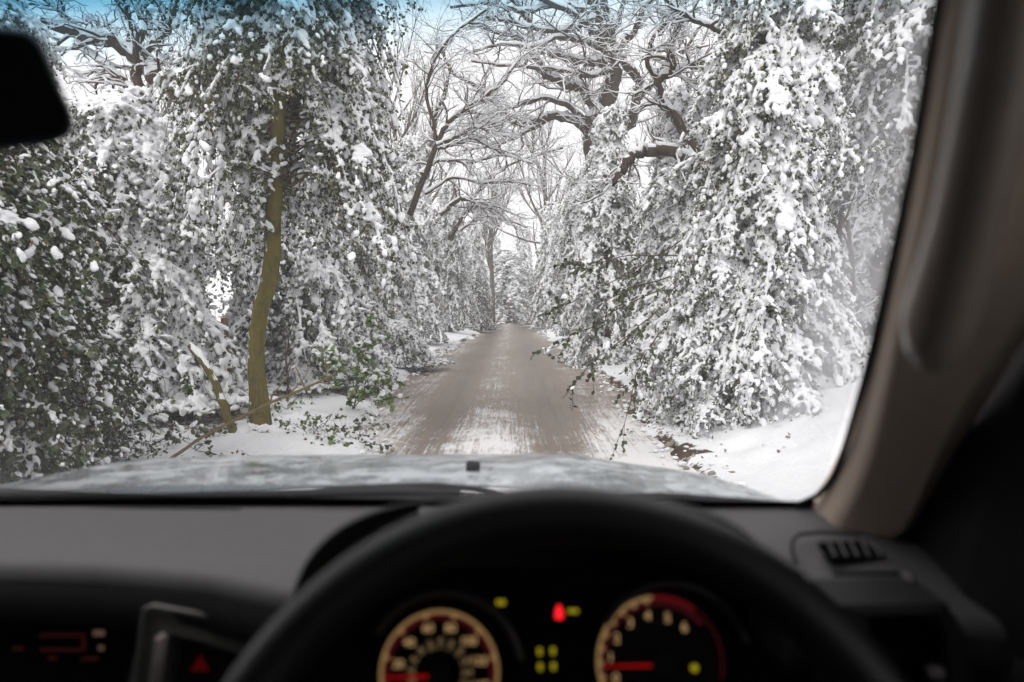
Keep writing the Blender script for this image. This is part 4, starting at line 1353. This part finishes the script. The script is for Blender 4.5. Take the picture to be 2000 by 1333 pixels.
# ---- radio panel, its faint display and the silver surround with the hazard switch
def poly(mb, pts2, Y, depth, dirv=(0, 1, 0)):
    """a plate with the outline of pixel points at distance Y (or per point) and a real thickness"""
    F_ = [P(q[0], q[1], q[2] if len(q) > 2 else Y) for q in pts2]
    B_ = [p + np.array(dirv) * depth for p in F_]
    n = len(F_)
    mb.add(F_ + B_, [tuple(range(n)), tuple(range(2 * n - 1, n - 1, -1))] + [(i, i + n, (i + 1) % n + n, (i + 1) % n) for i in range(n)])


c = MB()
poly(c, [(-420, 1150), (255, 1165), (225, 1480), (-420, 1480)], .70, .05)
radio = build(c, "radio_panel", VOID, smooth=False)
def txt(body, size, name, m, parent, frame, items=None, extr=0.0004):
    """lettering as one mesh. items: (text, u, v, size, rotation); frame(u, v) -> point"""
    V, Fc, k = [], [], 0
    for t, u0, v0, sz, rot in items:
        cu = bpy.data.curves.new("lettering", 'FONT')
        cu.body = t; cu.size = sz; cu.align_x = 'CENTER'; cu.align_y = 'CENTER'; cu.resolution_u = 3
        to = bpy.data.objects.new("lettering", cu)
        C.objects.link(to)
        bpy.context.view_layer.update()
        me = bpy.data.meshes.new_from_object(to.evaluated_get(bpy.context.evaluated_depsgraph_get()))
        ca, sa = math.cos(rot), math.sin(rot)
        for v in me.vertices:
            V.append(frame(u0 + ca * v.co.x - sa * v.co.y, v0 + sa * v.co.x + ca * v.co.y))
        Fc += [tuple(i + k for i in p.vertices) for p in me.polygons]
        k += len(me.vertices)
        bpy.data.meshes.remove(me); bpy.data.objects.remove(to); bpy.data.curves.remove(cu)
    mb = MB(); mb.add(V, Fc)
    return build(mb, name, m, parent, smooth=False)


RC = P(120, 1255, .698)
rf = lambda u, v: RC + np.array([u, 0, v])
dm = MB()
S_ = .70 / F
for (x0, y0_, x1, y1) in ((78, 1240, 165, 1243), (78, 1268, 165, 1271), (162, 1240, 165, 1271)):
    dm.box(P((x0 + x1) / 2, (y0_ + y1) / 2, .698), ((x1 - x0) * S_, .002, (y1 - y0_) * S_))
build(dm, "display", REDFAINT, radio, smooth=False)
lg = MB()
for (x0, y0_, x1, y1) in ((182, 1232, 204, 1242), (192, 1262, 203, 1270)):
    lg.box(P((x0 + x1) / 2, (y0_ + y1) / 2, .698), ((x1 - x0) * S_, .002, (y1 - y0_) * S_), bev=.002)
build(lg, "indicator", emit("indicator_glow", (0.5, 0.28, 0.22), 0.13), radio, smooth=False)
for (x0, y0_, x1, y1) in ((192, 1200, 199, 1214), (140, 1205, 156, 1209), (24, 1265, 48, 1269), (94, 1284, 112, 1288), (160, 1285, 192, 1289)):
    lg = MB()
    lg.box(P((x0 + x1) / 2, (y0_ + y1) / 2, .698), ((x1 - x0) * S_, .002, (y1 - y0_) * S_), bev=.001)
    build(lg, "button_mark", REDFAINT, radio, smooth=False)

c = MB()
pout = [(284, 1186), (320, 1184), (420, 1205), (560, 1240), (560, 1480), (220, 1480)]
pin = [(322, 1243), (335, 1238), (400, 1255), (475, 1280), (430, 1480), (300, 1480)]
Fo = [P(x_, y_, .66) for x_, y_ in pout]; Fi = [P(x_, y_, .655) for x_, y_ in pin]
Bo = [p + np.array([0, .05, 0]) for p in Fo]; Bi = [p + np.array([0, .05, 0]) for p in Fi]
c.add(Fo + Fi + Bo + Bi, [(i, (i + 1) % 6, (i + 1) % 6 + 6, i + 6) for i in range(6)] + [(i, i + 12, (i + 1) % 6 + 12, (i + 1) % 6) for i in range(6)] + [(i + 6, (i + 1) % 6 + 6, (i + 1) % 6 + 18, i + 18) for i in range(6)])
surr = build(c, "console_surround", plain("console_grey", (0.13, 0.12, 0.112), 0.45, 0.4, var=.05), smooth=False)
c = MB(); c.tube([P(258, 1400, .655), P(270, 1290, .655), P(284, 1190, .655), P(300, 1184, .655), P(420, 1206, .655), P(560, 1242, .655)], .003, 8)
build(c, "edge_trim", SILVER, surr)
c = MB(); c.tube([P(296, 1480, .652), P(304, 1330, .652), P(316, 1246, .652), P(322, 1238, .654)], [.006, .006, .006, .003], 8)
build(c, "edge_trim", plain("bright_trim", (0.45, 0.38, 0.36), 0.35, 0.5, metal=.5), surr)
c = MB(); poly(c, [(326, 1249), (400, 1262), (470, 1286), (420, 1420), (305, 1420)], .69, .01)
hz = build(c, "hazard_switch", BLACKP, surr, smooth=False)
c = MB()
T_ = [P(391, 1279, .686), P(409, 1311, .686), P(372, 1311, .686)]
ctr = sum(T_) / 3
Ti = [ctr + (p - ctr) * .45 for p in T_]
c.add(T_ + Ti, [(0, 1, 4, 3), (1, 2, 5, 4), (2, 0, 3, 5)])
c.add([p + np.array([0, .001, 0]) for p in Ti], [(0, 1, 2)])
build(c, "hazard_triangle", HAZ, surr, smooth=False)

# ---- instrument panel behind the wheel
PC = P(1060, 1290, .585)
tl_ = R(14)
EX, EY, EN = np.array([1.0, 0, 0]), np.array([0, math.sin(tl_), math.cos(tl_)]), np.array([0, -math.cos(tl_), math.sin(tl_)])
def PF(u, v, w=0.0):
    return PC + u * EX + v * EY + w * EN
def uv(px, py, w=0.0):
    dq = P(px, py, 1.0) - EYE
    k = np.dot(PC + w * EN - EYE, EN) / np.dot(dq, EN)
    q = EYE + dq * k - PC - w * EN
    return np.dot(q, EX), np.dot(q, EY)
c = MB()
c.add([PF(-.20, -.12), PF(.235, -.12), PF(.235, .075), PF(-.20, .075), PF(-.20, -.12, -.03), PF(.235, -.12, -.03), PF(.235, .075, -.03), PF(-.20, .075, -.03)],
      [(0, 1, 2, 3), (7, 6, 5, 4), (0, 4, 5, 1), (1, 5, 6, 2), (2, 6, 7, 3), (3, 7, 4, 0)])
panel = build(c, "instrument_panel", VOID, smooth=False)


def arc(mb, c0, r0, r1, a0, a1, w, n=48, th=.0012):
    G = []
    for a in np.linspace(a0, a1, n):
        e = (math.cos(a), math.sin(a))
        G.append([PF(c0[0] + e[0] * r, c0[1] + e[1] * r, w_) for r, w_ in ((r0, w - th), (r0, w), (r1, w), (r1, w - th))])
    mb.grid(G, close_v=True, cap0=True, cap1=True)


def disc(mb, c0, r, w, n=40, th=.002):
    arc(mb, c0, 0.0003, r, 0, 2 * math.pi, w, n, th)


U = lambda d_: math.radians(d_)
sc_, su = uv(859, 1312), uv(975, 1312)
SR = su[0] - sc_[0]
tcn = uv(1287, 1291); TRr = tcn[0] - uv(1164, 1291)[0]
def dial(c0, r, name, face=(0.006, 0.005, 0.006)):
    m_ = MB(); disc(m_, c0, r * 0.93, .003)
    build(m_, name, plain(name + "_black", face, 0.7, 0.1), panel)
dial(sc_, SR, "speedometer_face"); dial(tcn, TRr, "tachometer_face", (0.016, 0.013, 0.012))
m_ = MB(); arc(m_, sc_, SR * .945, SR, U(-50), U(230), .005, 70)
for k in range(9):
    a = U(205 - k * 32.6) if False else U(194.5 - 29.8 * k)
    if a > U(-50):
        p_ = PF(sc_[0] + SR * .92 * math.cos(a), sc_[1] + SR * .92 * math.sin(a), .006)
        disc(m_, (sc_[0] + SR * .925 * math.cos(a), sc_[1] + SR * .925 * math.sin(a)), SR * .042, .0065, 12)
build(m_, "speedometer_ring", RING, panel)
m_ = MB(); arc(m_, sc_, SR * .84, SR * .935, U(-50), U(230), .0045, 70)
build(m_, "speedometer_band", emit("band_glow", (0.10, 0.002, 0.008), 0.25), panel)
it = []
for t, px, py in (("20", 778, 1298), ("40", 799, 1256), ("60", 836, 1228), ("80", 880, 1228), ("100", 915, 1253), ("120", 935, 1292), ("140", 938, 1340)):
    u0, v0 = uv(px, py, .006); it.append((t, u0, v0, SR * .19, 0))
txt(None, 0, "speedometer_numerals", WARM, panel, lambda u, v: PF(u, v, .006), it)
it = []
for k, t in enumerate(("20", "40", "60", "80", "100", "120", "140", "160", "180", "200", "220")):
    a = U(196 - 21.6 * k)
    it.append((t, sc_[0] + SR * .47 * math.cos(a), sc_[1] + SR * .47 * math.sin(a), SR * .125, a if a < U(90) else a - math.pi))
txt(None, 0, "speedometer_inner_numerals", WARM2, panel, lambda u, v: PF(u, v, .006), it)
def needle(c0, tip, name, r):
    m_ = MB()
    tu, tv = uv(*tip, .012)
    m_.tube([PF(c0[0], c0[1], .012), PF(tu, tv, .012)], [r * .015, r * .009], 8)
    build(m_, name, RED, panel)
needle((uv(842, 1314)[0], uv(842, 1314)[1]), (752, 1324), "speedometer_needle", SR * 1.6)
m_ = MB(); disc(m_, sc_, SR * .17, .014, 24, .011); build(m_, "speedometer_hub", BLACKP, panel)

m_ = MB(); arc(m_, tcn, TRr * .945, TRr, U(95), U(215), .005, 50)
for k in range(9):
    a = U(207 - 13.2 * k)
    disc(m_, (tcn[0] + TRr * .935 * math.cos(a), tcn[1] + TRr * .935 * math.sin(a)), TRr * .04, .0065, 12)
build(m_, "tachometer_ring", RING, panel)
m_ = MB(); arc(m_, tcn, TRr * .945, TRr, U(54), U(94), .005, 30)
build(m_, "tachometer_red_zone", REDDIM, panel)
m_ = MB(); arc(m_, tcn, TRr * .97, TRr, U(-15), U(53), .005, 30, .001)
build(m_, "tachometer_edge_line", emit("edge_line_glow", (0.10, 0.002, 0.004), 0.2), panel)
m_ = MB(); arc(m_, tcn, TRr * .85, TRr * .915, U(40), U(215), .0045, 60)
build(m_, "tachometer_band", bpy.data.materials["band_glow"], panel)
it = []
for t, px, py in (("0", 1203, 1326), ("1", 1193, 1285), ("2", 1205, 1248), ("3", 1231, 1218), ("4", 1265, 1204), ("5", 1304, 1208), ("6", 1337, 1226)):
    u0, v0 = uv(px, py, .006); it.append((t, u0, v0, TRr * .20, U(0)))
txt(None, 0, "tachometer_numerals", WARM, panel, lambda u, v: PF(u, v, .006), it)
needle((uv(1270, 1293)[0], uv(1270, 1293)[1]), (1182, 1302), "tachometer_needle", TRr * 1.5)
m_ = MB(); disc(m_, tcn, TRr * .17, .014, 24, .011); build(m_, "tachometer_hub", BLACKP, panel)
BEZ = plain("bezel_plastic", (0.05, 0.045, 0.048), 0.3, 0.5)
for cpx, rr_, a0, a1 in (((868, 1312), 1.30, 10, 150), ((1310, 1290), 1.27, 15, 150)):
    u0, v0 = uv(*cpx)
    m_ = MB()
    m_.tube([PF(u0 + SR * rr_ * math.cos(a), v0 + SR * rr_ * math.sin(a), .010) for a in np.linspace(U(a0), U(a1), 30)], .0035, 8)
    build(m_, "gauge_bezel", BEZ, panel)


def lamp(px, py, w_, h_, m, shape="box", name="warning_lamp", label=None):
    u0, v0 = uv(px, py, .003)
    k = .585 / F
    m_ = MB()
    if shape == "box":
        m_.box(PF(u0, v0, .003), (w_ * k, h_ * k, .002), EX, EY, EN, bev=.0015)
    elif shape == "round":
        disc(m_, (u0, v0), w_ * k / 2, .004, 20)
    elif shape == "belt":        # seated figure outline: round head on a widening body
        G = []
        for a in np.linspace(-1, 1, 11):
            ww = (0.20 + 0.22 * (1 - a) ** 0.8 * 0.75) * math.sqrt(max(0.02, 1 - (a * 0.97) ** 6))
            G.append([PF(u0 + s1 * ww * w_ * k, v0 + a * h_ * k / 2, z_) for s1, z_ in ((-1, .002), (-1, .004), (1, .004), (1, .002))])
        m_.grid(G, close_v=True, cap0=True, cap1=True)
    elif shape == "glow":        # coiled bow tie outline
        for sx_ in (-1, 1):
            m_.box(PF(u0 + sx_ * w_ * k * .27, v0, .003), (w_ * k * .42, h_ * k, .002), EX, EY, EN, bev=.002)
        m_.box(PF(u0, v0, .003), (w_ * k * .3, h_ * k * .55, .0019), EX, EY, EN)
    build(m_, name, m, panel, smooth=False, label=label)


lamp(978, 1177, 18, 10, YELLOW, "glow", "glow_plug_lamp")
lamp(1092, 1196, 19, 26, REDLAMP, "belt", "seat_belt_lamp")
lamp(1119, 1194, 21, 8, YELLOW, "glow", "engine_lamp")
for px, py in ((1054, 1273), (1080, 1272), (1055, 1303), (1081, 1302)):
    lamp(px, py, 8, 13, YELLOW, "box", "wheel_lamp")
lamp(1356, 1305, 14, 14, YELLOW, "round", "fuel_lamp")

# binnacle hood over the panel
h = MB()
def hood_ring(k, y):
    out = []
    for a in np.linspace(-0.12, math.pi + 0.12, 40):
        ca, sa = math.cos(a), math.sin(a)
        ex_ = 0.62
        out.append((0.022 + (0.200 * k) * abs(ca) ** ex_ * (1 if ca > 0 else -1), y, 1.375 + ((1.65 - 0.287 * y - 1.375) * (1 - (1 - k) * .6) if sa > 0 else .06) * (abs(sa) ** .75 if sa > 0 else -abs(sa))))
    return out
h.grid([hood_ring(.93, .640), hood_ring(.93, .60), hood_ring(.93, .53), hood_ring(.955, .521), hood_ring(.985, .521), hood_ring(1.0, .530), hood_ring(1.0, .60), hood_ring(.97, .72), hood_ring(.90, .82), hood_ring(.72, .88)])
build(h, "binnacle_hood", plain("hood_plastic", (0.02, 0.019, 0.02), 0.65, 0.3, var=.08, nscale=50, bmp=.2, bdist=.0006))

# ---- steering wheel
ph_ = R(25)
WU = np.array([0, math.sin(ph_), math.cos(ph_)]); WX = np.array([1.0, 0, 0]); WN = np.cross(WX, WU)
WC = np.array([0.030, 0.343, 1.352]) - WU * 0.0255
sw = MB()
G = []
for a in np.linspace(0, 2 * math.pi, 120, endpoint=False):
    e = math.cos(a) * WX + math.sin(a) * WU
    G.append([WC + e * (0.208 + 0.0175 * math.cos(b_)) + WN * 0.0185 * math.sin(b_) for b_ in np.linspace(0, 2 * math.pi, 18, endpoint=False)])
sw.grid(G, close_u=True, close_v=True)
wheel = build(sw, "steering_wheel", LEATHER)
hb = MB()
hb.grid([[WC + WN * w_ * 1.0 + (math.cos(a) * WX * 1.15 + math.sin(a) * WU * .9) * r_ for a in np.linspace(0, 2 * math.pi, 32, endpoint=False)] for r_, w_ in ((.001, -.02), (.05, -.018), (.066, -.008), (.07, .01), (.06, .03))], close_v=True, cap1=True)
build(hb, "wheel_hub", BLACKP, wheel)
for aa in (math.radians(-12), math.radians(192), math.radians(-90)):
    e = math.cos(aa) * WX + math.sin(aa) * WU
    hb = MB(); hb.tube([WC + e * .05, WC + e * .12, WC + e * .196], [.022, .016, .016], 10, .5)
    build(hb, "spoke", BLACKP, wheel)

# ---- windscreen pillar with its grab handle
I_ = [(1560, 1010, .835), (1590, 985, .815), (1620, 945, .775), (1656, 872, .71), (1699, 722, .605), (1745, 521, .502), (1794, 280, .421), (1838, 0, .346), (1858, -90, .316)]
O_ = [(1740, 1056, .70), (1762, 1040, .68), (1790, 985, .65), (1825, 900, .60), (1915, 730, .52), (2060, 500, .44), (2230, 250, .375), (2420, 0, .30), (2500, -90, .28)]
pl = MB()
G = []
for a_, b_ in zip(I_, O_):
    A, B = P(*a_), P(*b_)
    fl_ = np.array([-.008, -.078 * A[1], -.010 * A[1]])
    A2 = A + fl_
    row = [A + np.array([.012, .03, 0]), A + np.array([.003, .004, 0])]
    row += [A + fl_ * t for t in (0.0, .25, .5, .7)]
    e0, e1 = A + fl_ * .7, A2 + (B - A2) * .16
    row += [(1 - t) ** 2 * e0 + 2 * t * (1 - t) * A2 + t * t * e1 for t in (.2, .4, .6, .8, 1.0)]
    row += [A2 + (B - A2) * t for t in (.4, .6, .8, .93, 1.0)]
    row += [B + np.array([.04, .03, 0])]
    G.append(row)
Gf = np.array(G)
# smooth along its length
fine = []
for i in np.linspace(0, len(Gf) - 1, 50):
    k = min(int(i), len(Gf) - 2); fine.append(Gf[k] * (1 - (i - k)) + Gf[k + 1] * (i - k))
fine = np.array(fine)
for _ in range(6):
    fine[1:-1] = (fine[:-2] + 2 * fine[1:-1] + fine[2:]) / 4
pl.grid(fine)
pillar = build(pl, "windscreen_pillar", BEIGE)
hd = MB()
hp = [(1820, 708, .505), (1822, 694, .498), (1826, 668, .488), (1834, 620, .466), (1858, 540, .435), (1886, 440, .40), (1920, 290, .355), (1958, 100, .31), (1990, -100, .27)]
hr = [.004, .014, .020, .0222, .0205, .0185, .017, .0155, .014]
hq = np.array([P(*q) for q in hp])
i_ = np.linspace(0, len(hq) - 1, 40); k_ = np.minimum(i_.astype(int), len(hq) - 2); f_ = (i_ - k_)
hq2 = hq[k_] * (1 - f_)[:, None] + hq[k_ + 1] * f_[:, None]
hd.tube(hq2 + (EYE - hq2) * .13, np.interp(i_, np.arange(len(hr)), hr) * .88, 22, 1.1)
build(hd, "grab_handle", HANDLE, pillar)

# ---- right end of the dashboard: seam, demister grille, side vent
sm = MB(); sm.tube([P(x_, y_, w_) for x_, y_, w_ in ((1556, 1100, .66), (1547, 1075, .675), (1549, 1055, .69), (1562, 1044, .705), (1600, 1040, .71), (1680, 1044, .70))], .0018, 6)
build(sm, "panel_seam", BLACKP, dash)
gr_ = MB(); poly(gr_, [(1597, 1060, .682), (1680, 1056, .69), (1730, 1085, .66), (1620, 1092, .65)], .68, .004, (0, 0, -1))
grille = build(gr_, "demister_grille", VOID, dash, smooth=False)
gr_ = MB()
for k in range(5):
    x0 = 1618 + k * 22
    gr_.tube([P(x0, 1060, .684), P(x0 + 14, 1088, .653)], .0016, 6)
build(gr_, "grille_bar", DASH, dash)
st = MB(); st.tube([P(x_, 1121 + (x_ - 1630) * 0.0, .60) for x_ in np.linspace(1628, 1760, 6)], .0022, 6); build(st, "panel_seam", BLACKP, dash)
st = MB(); st.box(P(1776, 1128, .575), (.006, .016, .004), bev=.0015); build(st, "small_clip", SILVER, dash)
vb = MB(); vo = [(1640, 1182), (1850, 1178), (1885, 1240), (1910, 1420), (1640, 1420)]; vi = [(1695, 1200), (1832, 1197), (1850, 1235), (1870, 1420), (1690, 1420)]
Fo = [P(x_, y_, .528) for x_, y_ in vo]; Fi = [P(x_, y_, .524) for x_, y_ in vi]; Bi = [p + np.array([0, .035, 0]) for p in Fi]; Bo = [p + np.array([0, .05, 0]) for p in Fo]
vb.add(Fo + Fi + Bi + Bo, [(i, (i + 1) % 5, (i + 1) % 5 + 5, i + 5) for i in range(5)] + [(i + 5, (i + 1) % 5 + 5, (i + 1) % 5 + 10, i + 10) for i in range(5)] + [(i, i + 15, (i + 1) % 5 + 15, (i + 1) % 5) for i in range(5)] + [(10, 11, 12, 13, 14)])
vent = build(vb, "air_vent", PAD, smooth=False)
for k in range(4):
    sl = MB(); sl.box(P(1775 + k * 5, 1222 + k * 32, .548), (.056, .022, .003), (1, 0, 0), (0, math.cos(.5), math.sin(.5)), (0, -math.sin(.5), math.cos(.5)), bev=.001)
    build(sl, "vent_slat", VOID, vent)
kn = MB(); kn.box(P(1826, 1312, .53), (.011, .012, .008), bev=.003); build(kn, "vent_knob", plain("knob_grey", (0.30, 0.26, 0.28), .4), vent)

# ---- door beside the driver, cabin shell
sideglass = bpy.data.materials.new("side_glass"); sideglass.use_nodes = True
_n = sideglass.node_tree; _n.nodes.clear()
_o = _n.nodes.new("ShaderNodeOutputMaterial"); _t = _n.nodes.new("ShaderNodeBsdfTransparent"); _t.inputs[0].default_value = (.12, .13, .13, 1)  # dark tint added to hold side light off the pillar and wheel
L(_n, _t.outputs[0], _o.inputs[0])
dimglass = sideglass.copy(); dimglass.name = "dimmed_side_glass"
dimglass.node_tree.nodes[_t.name].inputs[0].default_value = (.48, .50, .49, 1)  # weaker added tint, lets some light in on the handle's side
do = MB()
do.grid([[(0.445, 1.12, z_ * .0 + .7), (0.445, 1.12, 1.33)], [(0.43, .80, .7), (0.43, .80, 1.40)], [(0.415, .62, .7), (0.415, .62, 1.375)], [(0.45, .48, .7), (0.45, .48, 1.36)], [(0.47, .2, .7), (0.47, .2, 1.36)], [(0.47, -.9, .7), (0.47, -.9, 1.37)]] if False else
        [[(x_, y_, .7), (x_ - .01, y_, 1.25), (x_ - .02, y_, 1.345), (x_, y_, 1.375), (x_ + .05, y_, 1.38)] for x_, y_ in ((.435, .80), (.42, .66), (.425, .55), (.44, .40), (.46, .1), (.47, -.9))])
door = build(do, "door", PAD)
sf = MB(); sf.add([(.425, .82, 1.36), (.40, .60, 1.36), (.44, .40, 1.37), (.45, .20, 1.82), (.43, .30, 1.90), (.41, .5, 1.75)], [(0, 1, 2, 3, 4, 5)])
build(sf, "door_frame", BLACKP, door, smooth=False)
rf_ = MB()
hr_ = glass_pt(0, 1)
rf_.grid([[(CX + .90 * u_, y_, z_ - .10 * abs(u_) ** 4) for u_ in np.linspace(-1, 1, 20)] for y_, z_ in ((.35, 1.868), (.33, 1.90), (.1, 1.95), (-.6, 2.0), (-1.6, 1.98), (-1.9, 1.6), (-1.95, .6))])
build(rf_, "roof_lining", plain("roof_cloth", (0.10, 0.095, 0.09), .9, .1))
rs = MB()
rs.grid([[(CX + .95 * u_, y_, z_ - .10 * abs(u_) ** 4) for u_ in np.linspace(-1, 1, 20)] for y_, z_ in ((.40, 1.88), (.33, 1.93), (.1, 1.99), (-.6, 2.04), (-1.7, 2.02), (-2.0, 1.6), (-2.05, .5))])
build(rs, "roof", PAINT)
for s_g in (-1, 1):
    xs = CX + s_g * .95
    sd_ = MB()
    for (yz) in ([(1.1, .5), (-2.0, .5), (-2.0, 1.36), (.8, 1.38), (1.1, 1.34)], [(.05, 1.84), (-2.0, 1.86), (-2.0, 1.98), (-.1, 1.98), (.22, 1.95)],
                 [(.82, 1.38), (.36, 1.38), (.12, 1.84), (.24, 1.95)], [(-.75, 1.37), (-.9, 1.37), (-.9, 1.85), (-.75, 1.85)], [(-1.7, 1.36), (-2.0, 1.36), (-2.0, 1.86), (-1.7, 1.86)]):
        n_ = len(yz)
        V_ = [(xs, q[0], q[1]) for q in yz] + [(xs - s_g * .03, q[0], q[1]) for q in yz]
        sd_.add(V_, [tuple(range(n_)), tuple(range(2 * n_ - 1, n_ - 1, -1))] + [(i, i + n_, (i + 1) % n_ + n_, (i + 1) % n_) for i in range(n_)])
    build(sd_, "body_side", PAINT, smooth=False)
    wg = MB(); wg.add([(xs - s_g * .015, q[0], q[1]) for q in ((.36, 1.37), (-1.72, 1.355), (-1.72, 1.865), (.11, 1.845))], [(0, 1, 2, 3)])
    build(wg, "side_window", sideglass if s_g < 0 else dimglass, smooth=False)
fl = MB(); fl.add([(CX - .95, 1.1, .5), (CX + .95, 1.1, .5), (CX + .95, -2.05, .5), (CX - .95, -2.05, .5)], [(0, 1, 2, 3)])
fl.add([(CX - .95, 1.12, .5), (CX + .95, 1.12, .5), (CX + .95, 1.12, 1.28), (CX - .95, 1.12, 1.28)], [(0, 1, 2, 3)])
build(fl, "floor_pan", BLACKP, smooth=False)
hdr = MB(); hdr.tube([glass_pt(u_, 1) for u_ in np.linspace(-1, 1, 20)], .02, 8); build(hdr, "header_rail", BLACKP)
lp_ = MB(); lp_.grid([[glass_pt(-1, v_) + np.array([0, 0.02, 0]), glass_pt(-1, v_) + np.array([-.03, -.03, 0]), glass_pt(-1, v_) + np.array([-.12, -.12, 0]), glass_pt(-1, v_) + np.array([-.2, -.1, 0])] for v_ in np.linspace(-.1, 1, 16)])
build(lp_, "windscreen_pillar", BEIGE)

# ---- rear view mirror
MY = .43
out_ = [(-190, 60), (-60, 52), (20, 52), (58, 58), (84, 84), (104, 130), (124, 180), (143, 222), (147, 245), (138, 266), (112, 280), (60, 289), (0, 296), (-100, 300), (-190, 300), (-230, 260), (-235, 120)]
def inset(k):
    cx_, cy_ = -45, 180
    return [(cx_ + (x_ - cx_) * k, cy_ + (y_ - cy_) * (1 - (1 - k) * 1.9)) for x_, y_ in out_]
mm = MB()
mm.grid([[P(x_, y_, Yk) for x_, y_ in inset(k)] for k, Yk in ((.93, MY - .002), (.965, MY - .004), (.99, MY), (1.0, MY + .008), (.985, MY + .02), (.90, MY + .032), (.7, MY + .042), (.3, MY + .046))], close_v=True, cap1=True)
mirror = build(mm, "rear_view_mirror", BLACKP)
mg = MB(); pts_ = [P(x_, y_, MY - .0015) for x_, y_ in inset(.935)]
mg.add(pts_, [tuple(range(len(pts_)))])
mglass, nt, bs = mat("mirror_glass"); bs.inputs['Metallic'].default_value = 1.0; bs.inputs['Roughness'].default_value = .03; bs.inputs['Base Color'].default_value = (.16, .16, .17, 1)
build(mg, "mirror_glass", mglass, mirror, smooth=False)
ms = MB(); ms.tube([P(-40, 150, MY + .03), P(-60, 0, MY + .06), glass_pt(0.0, .93)], .011, 10); build(ms, "mirror_stalk", BLACKP, mirror)
